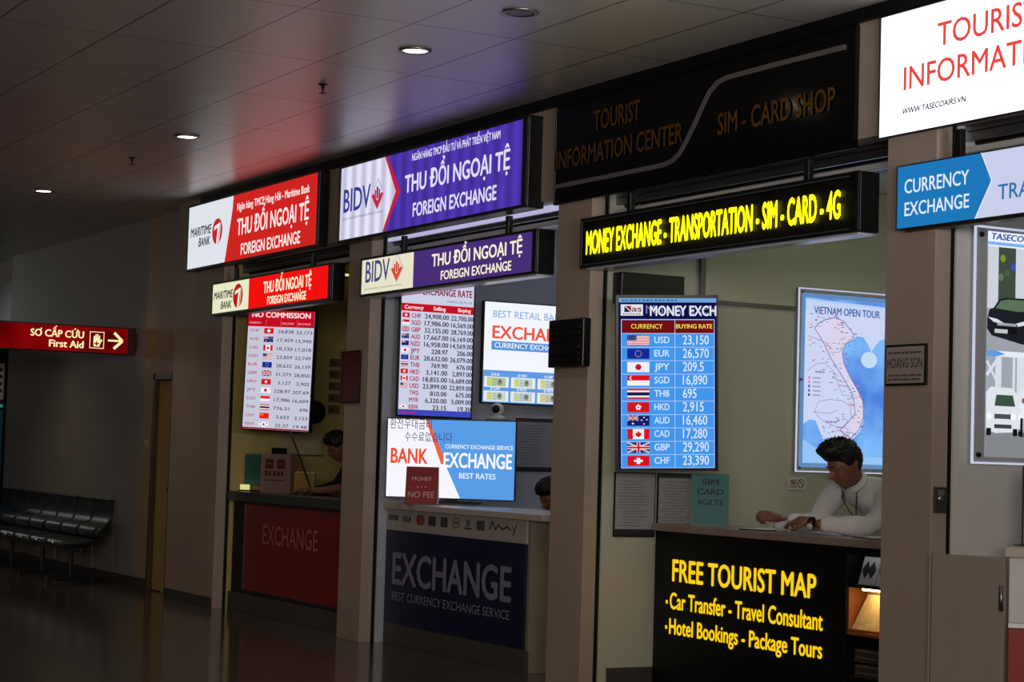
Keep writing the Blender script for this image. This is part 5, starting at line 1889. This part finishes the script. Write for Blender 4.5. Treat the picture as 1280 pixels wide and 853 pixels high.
hair_mesh(M['hair'], T2 @ H2, .02, .014, 9).build('hair', p2)
sp = [(*p[:3], ((p[3][0]+.02, p[3][1]+.02) if isinstance(p[3], tuple) else p[3]+(.012 if i in (4, 5) else .018))) for i, p in enumerate(bp2[:16])]
sp[5] = (-15.86, 7.195, 1.41, .062)
sp[9] = (-15.62, 7.03, 1.14, .056)
del sp[10]
# the jacket ends above the wrists
sp2 = sp[:10]+sp[10:15]
je = [(0, 1), (1, 2), (2, 3), (3, 4), (4, 5), (3, 6), (6, 7), (7, 8), (8, 9), (3, 10), (10, 11), (11, 12), (12, 13), (13, 14)]
v, f = skin_mesh(sp2, je, 2)
mb_ = MB()
mb_.add([T2 @ Vector(p) for p in v], f, M['jacket'], True)
mb_.build('jacket', p2)
tp = [(*p[:3], ((p[3][0]+.02, p[3][1]+.02) if isinstance(p[3], tuple) else p[3]+.018)) for p in [bp2[i] for i in (0, 16, 17, 18, 20, 21, 22)]]
v, f = skin_mesh(tp, [(0, 1), (1, 2), (2, 3), (0, 4), (4, 5), (5, 6)], 2)
mb_ = MB()
mb_.add([T2 @ Vector(p) for p in v], f, M['trouser'], True)
mb_.build('trousers', p2)

# --- seated person in the second shop, only the top of the head shows over the counter
org3 = Vector((-13.0, 7.95, 0))
p3 = thing('person', 'dark haired person seated low behind the navy counter, only the head showing', 'person', org3)
T3 = Matrix.Translation(-org3)
H3 = Matrix.Translation((-13.10, 7.66, 1.165)) @ Matrix.Rotation(R(10), 4, 'Z') @ Matrix.Rotation(R(28), 4, 'X')
bp3 = [(-13.0, 7.95, .52, (.16, .13)), (-13.02, 7.93, .68, (.145, .11)), (-13.04, 7.86, .84, (.15, .11)), (-13.06, 7.79, .96, (.10, .08)), (-13.07, 7.74, 1.03, .055), (-13.08, 7.72, 1.08, .052),
       (-12.89, 7.81, .95, .064), (-12.82, 7.80, .88, .056), (-12.80, 7.72, .72, .046), (-12.88, 7.52, .70, .034), (-12.92, 7.44, .70, .027),
       (-13.22, 7.81, .95, .064), (-13.29, 7.80, .88, .056), (-13.30, 7.72, .72, .046), (-13.22, 7.52, .70, .034), (-13.18, 7.44, .70, .027),
       (-12.90, 7.80, .50, .09), (-12.89, 7.50, .50, .065), (-12.89, 7.50, .09, .042), (-12.89, 7.40, .035, .036), (-13.10, 7.80, .50, .09), (-13.11, 7.50, .50, .065), (-13.11, 7.50, .09, .042), (-13.11, 7.40, .035, .036)]
mb_ = MB()
v, f = skin_mesh(bp3, be2, 2)
mb_.add(v, f, M['skin'], True)
head_mesh(mb_, M['skin'], H3, 40, 36)
hand_pieces(mb_, M['skin'], (-12.93, 7.43, .70), (-.2, -.9, -.05), (0, 0, 1), 1, (.3, .35, .4, .45))
hand_pieces(mb_, M['skin'], (-13.17, 7.43, .70), (.2, -.9, -.05), (0, 0, 1), -1, (.3, .35, .4, .45))
for i in range(len(mb_.v)):
    mb_.v[i] = tuple(T3 @ Vector(mb_.v[i]))
remeshed(mb_, 'body', p3, .006, M['skin'], 2)
hair_mesh(M['hair'], T3 @ H3, .012, .018, 5).build('hair', p3)
sp = [(*p[:3], ((p[3][0]+.02, p[3][1]+.02) if isinstance(p[3], tuple) else p[3]+(.012 if i in (4, 5) else .018))) for i, p in enumerate(bp3[:16])]
sp[5] = (-13.075, 7.73, 1.05, .060)
v, f = skin_mesh(sp, [e for e in be2 if max(e) < 16], 2)
mb_ = MB()
mb_.add([T3 @ Vector(p) for p in v], f, M['jacket'], True)
mb_.build('jumper', p3)
t = thing('office_stool', 'dark office stool under the person behind the navy counter', 'stool', (-13.0, 7.93, 0))
MB().lathe([(.0001, .35), (.19, .35), (.20, .37), (.19, .395), (.0001, .40)], M['black'], 24).build('seat', t)
MB().tube([(0, 0, .05), (0, 0, .36)], .025, M['darkmetal'], 10).build('column', t)
for q in range(5):
    a = q*2*PI/5
    MB().tube([(0, 0, .07), (.24*math.cos(a), .24*math.sin(a), .03)], [.02, .014], M['darkmetal'], 8).build('leg', t)
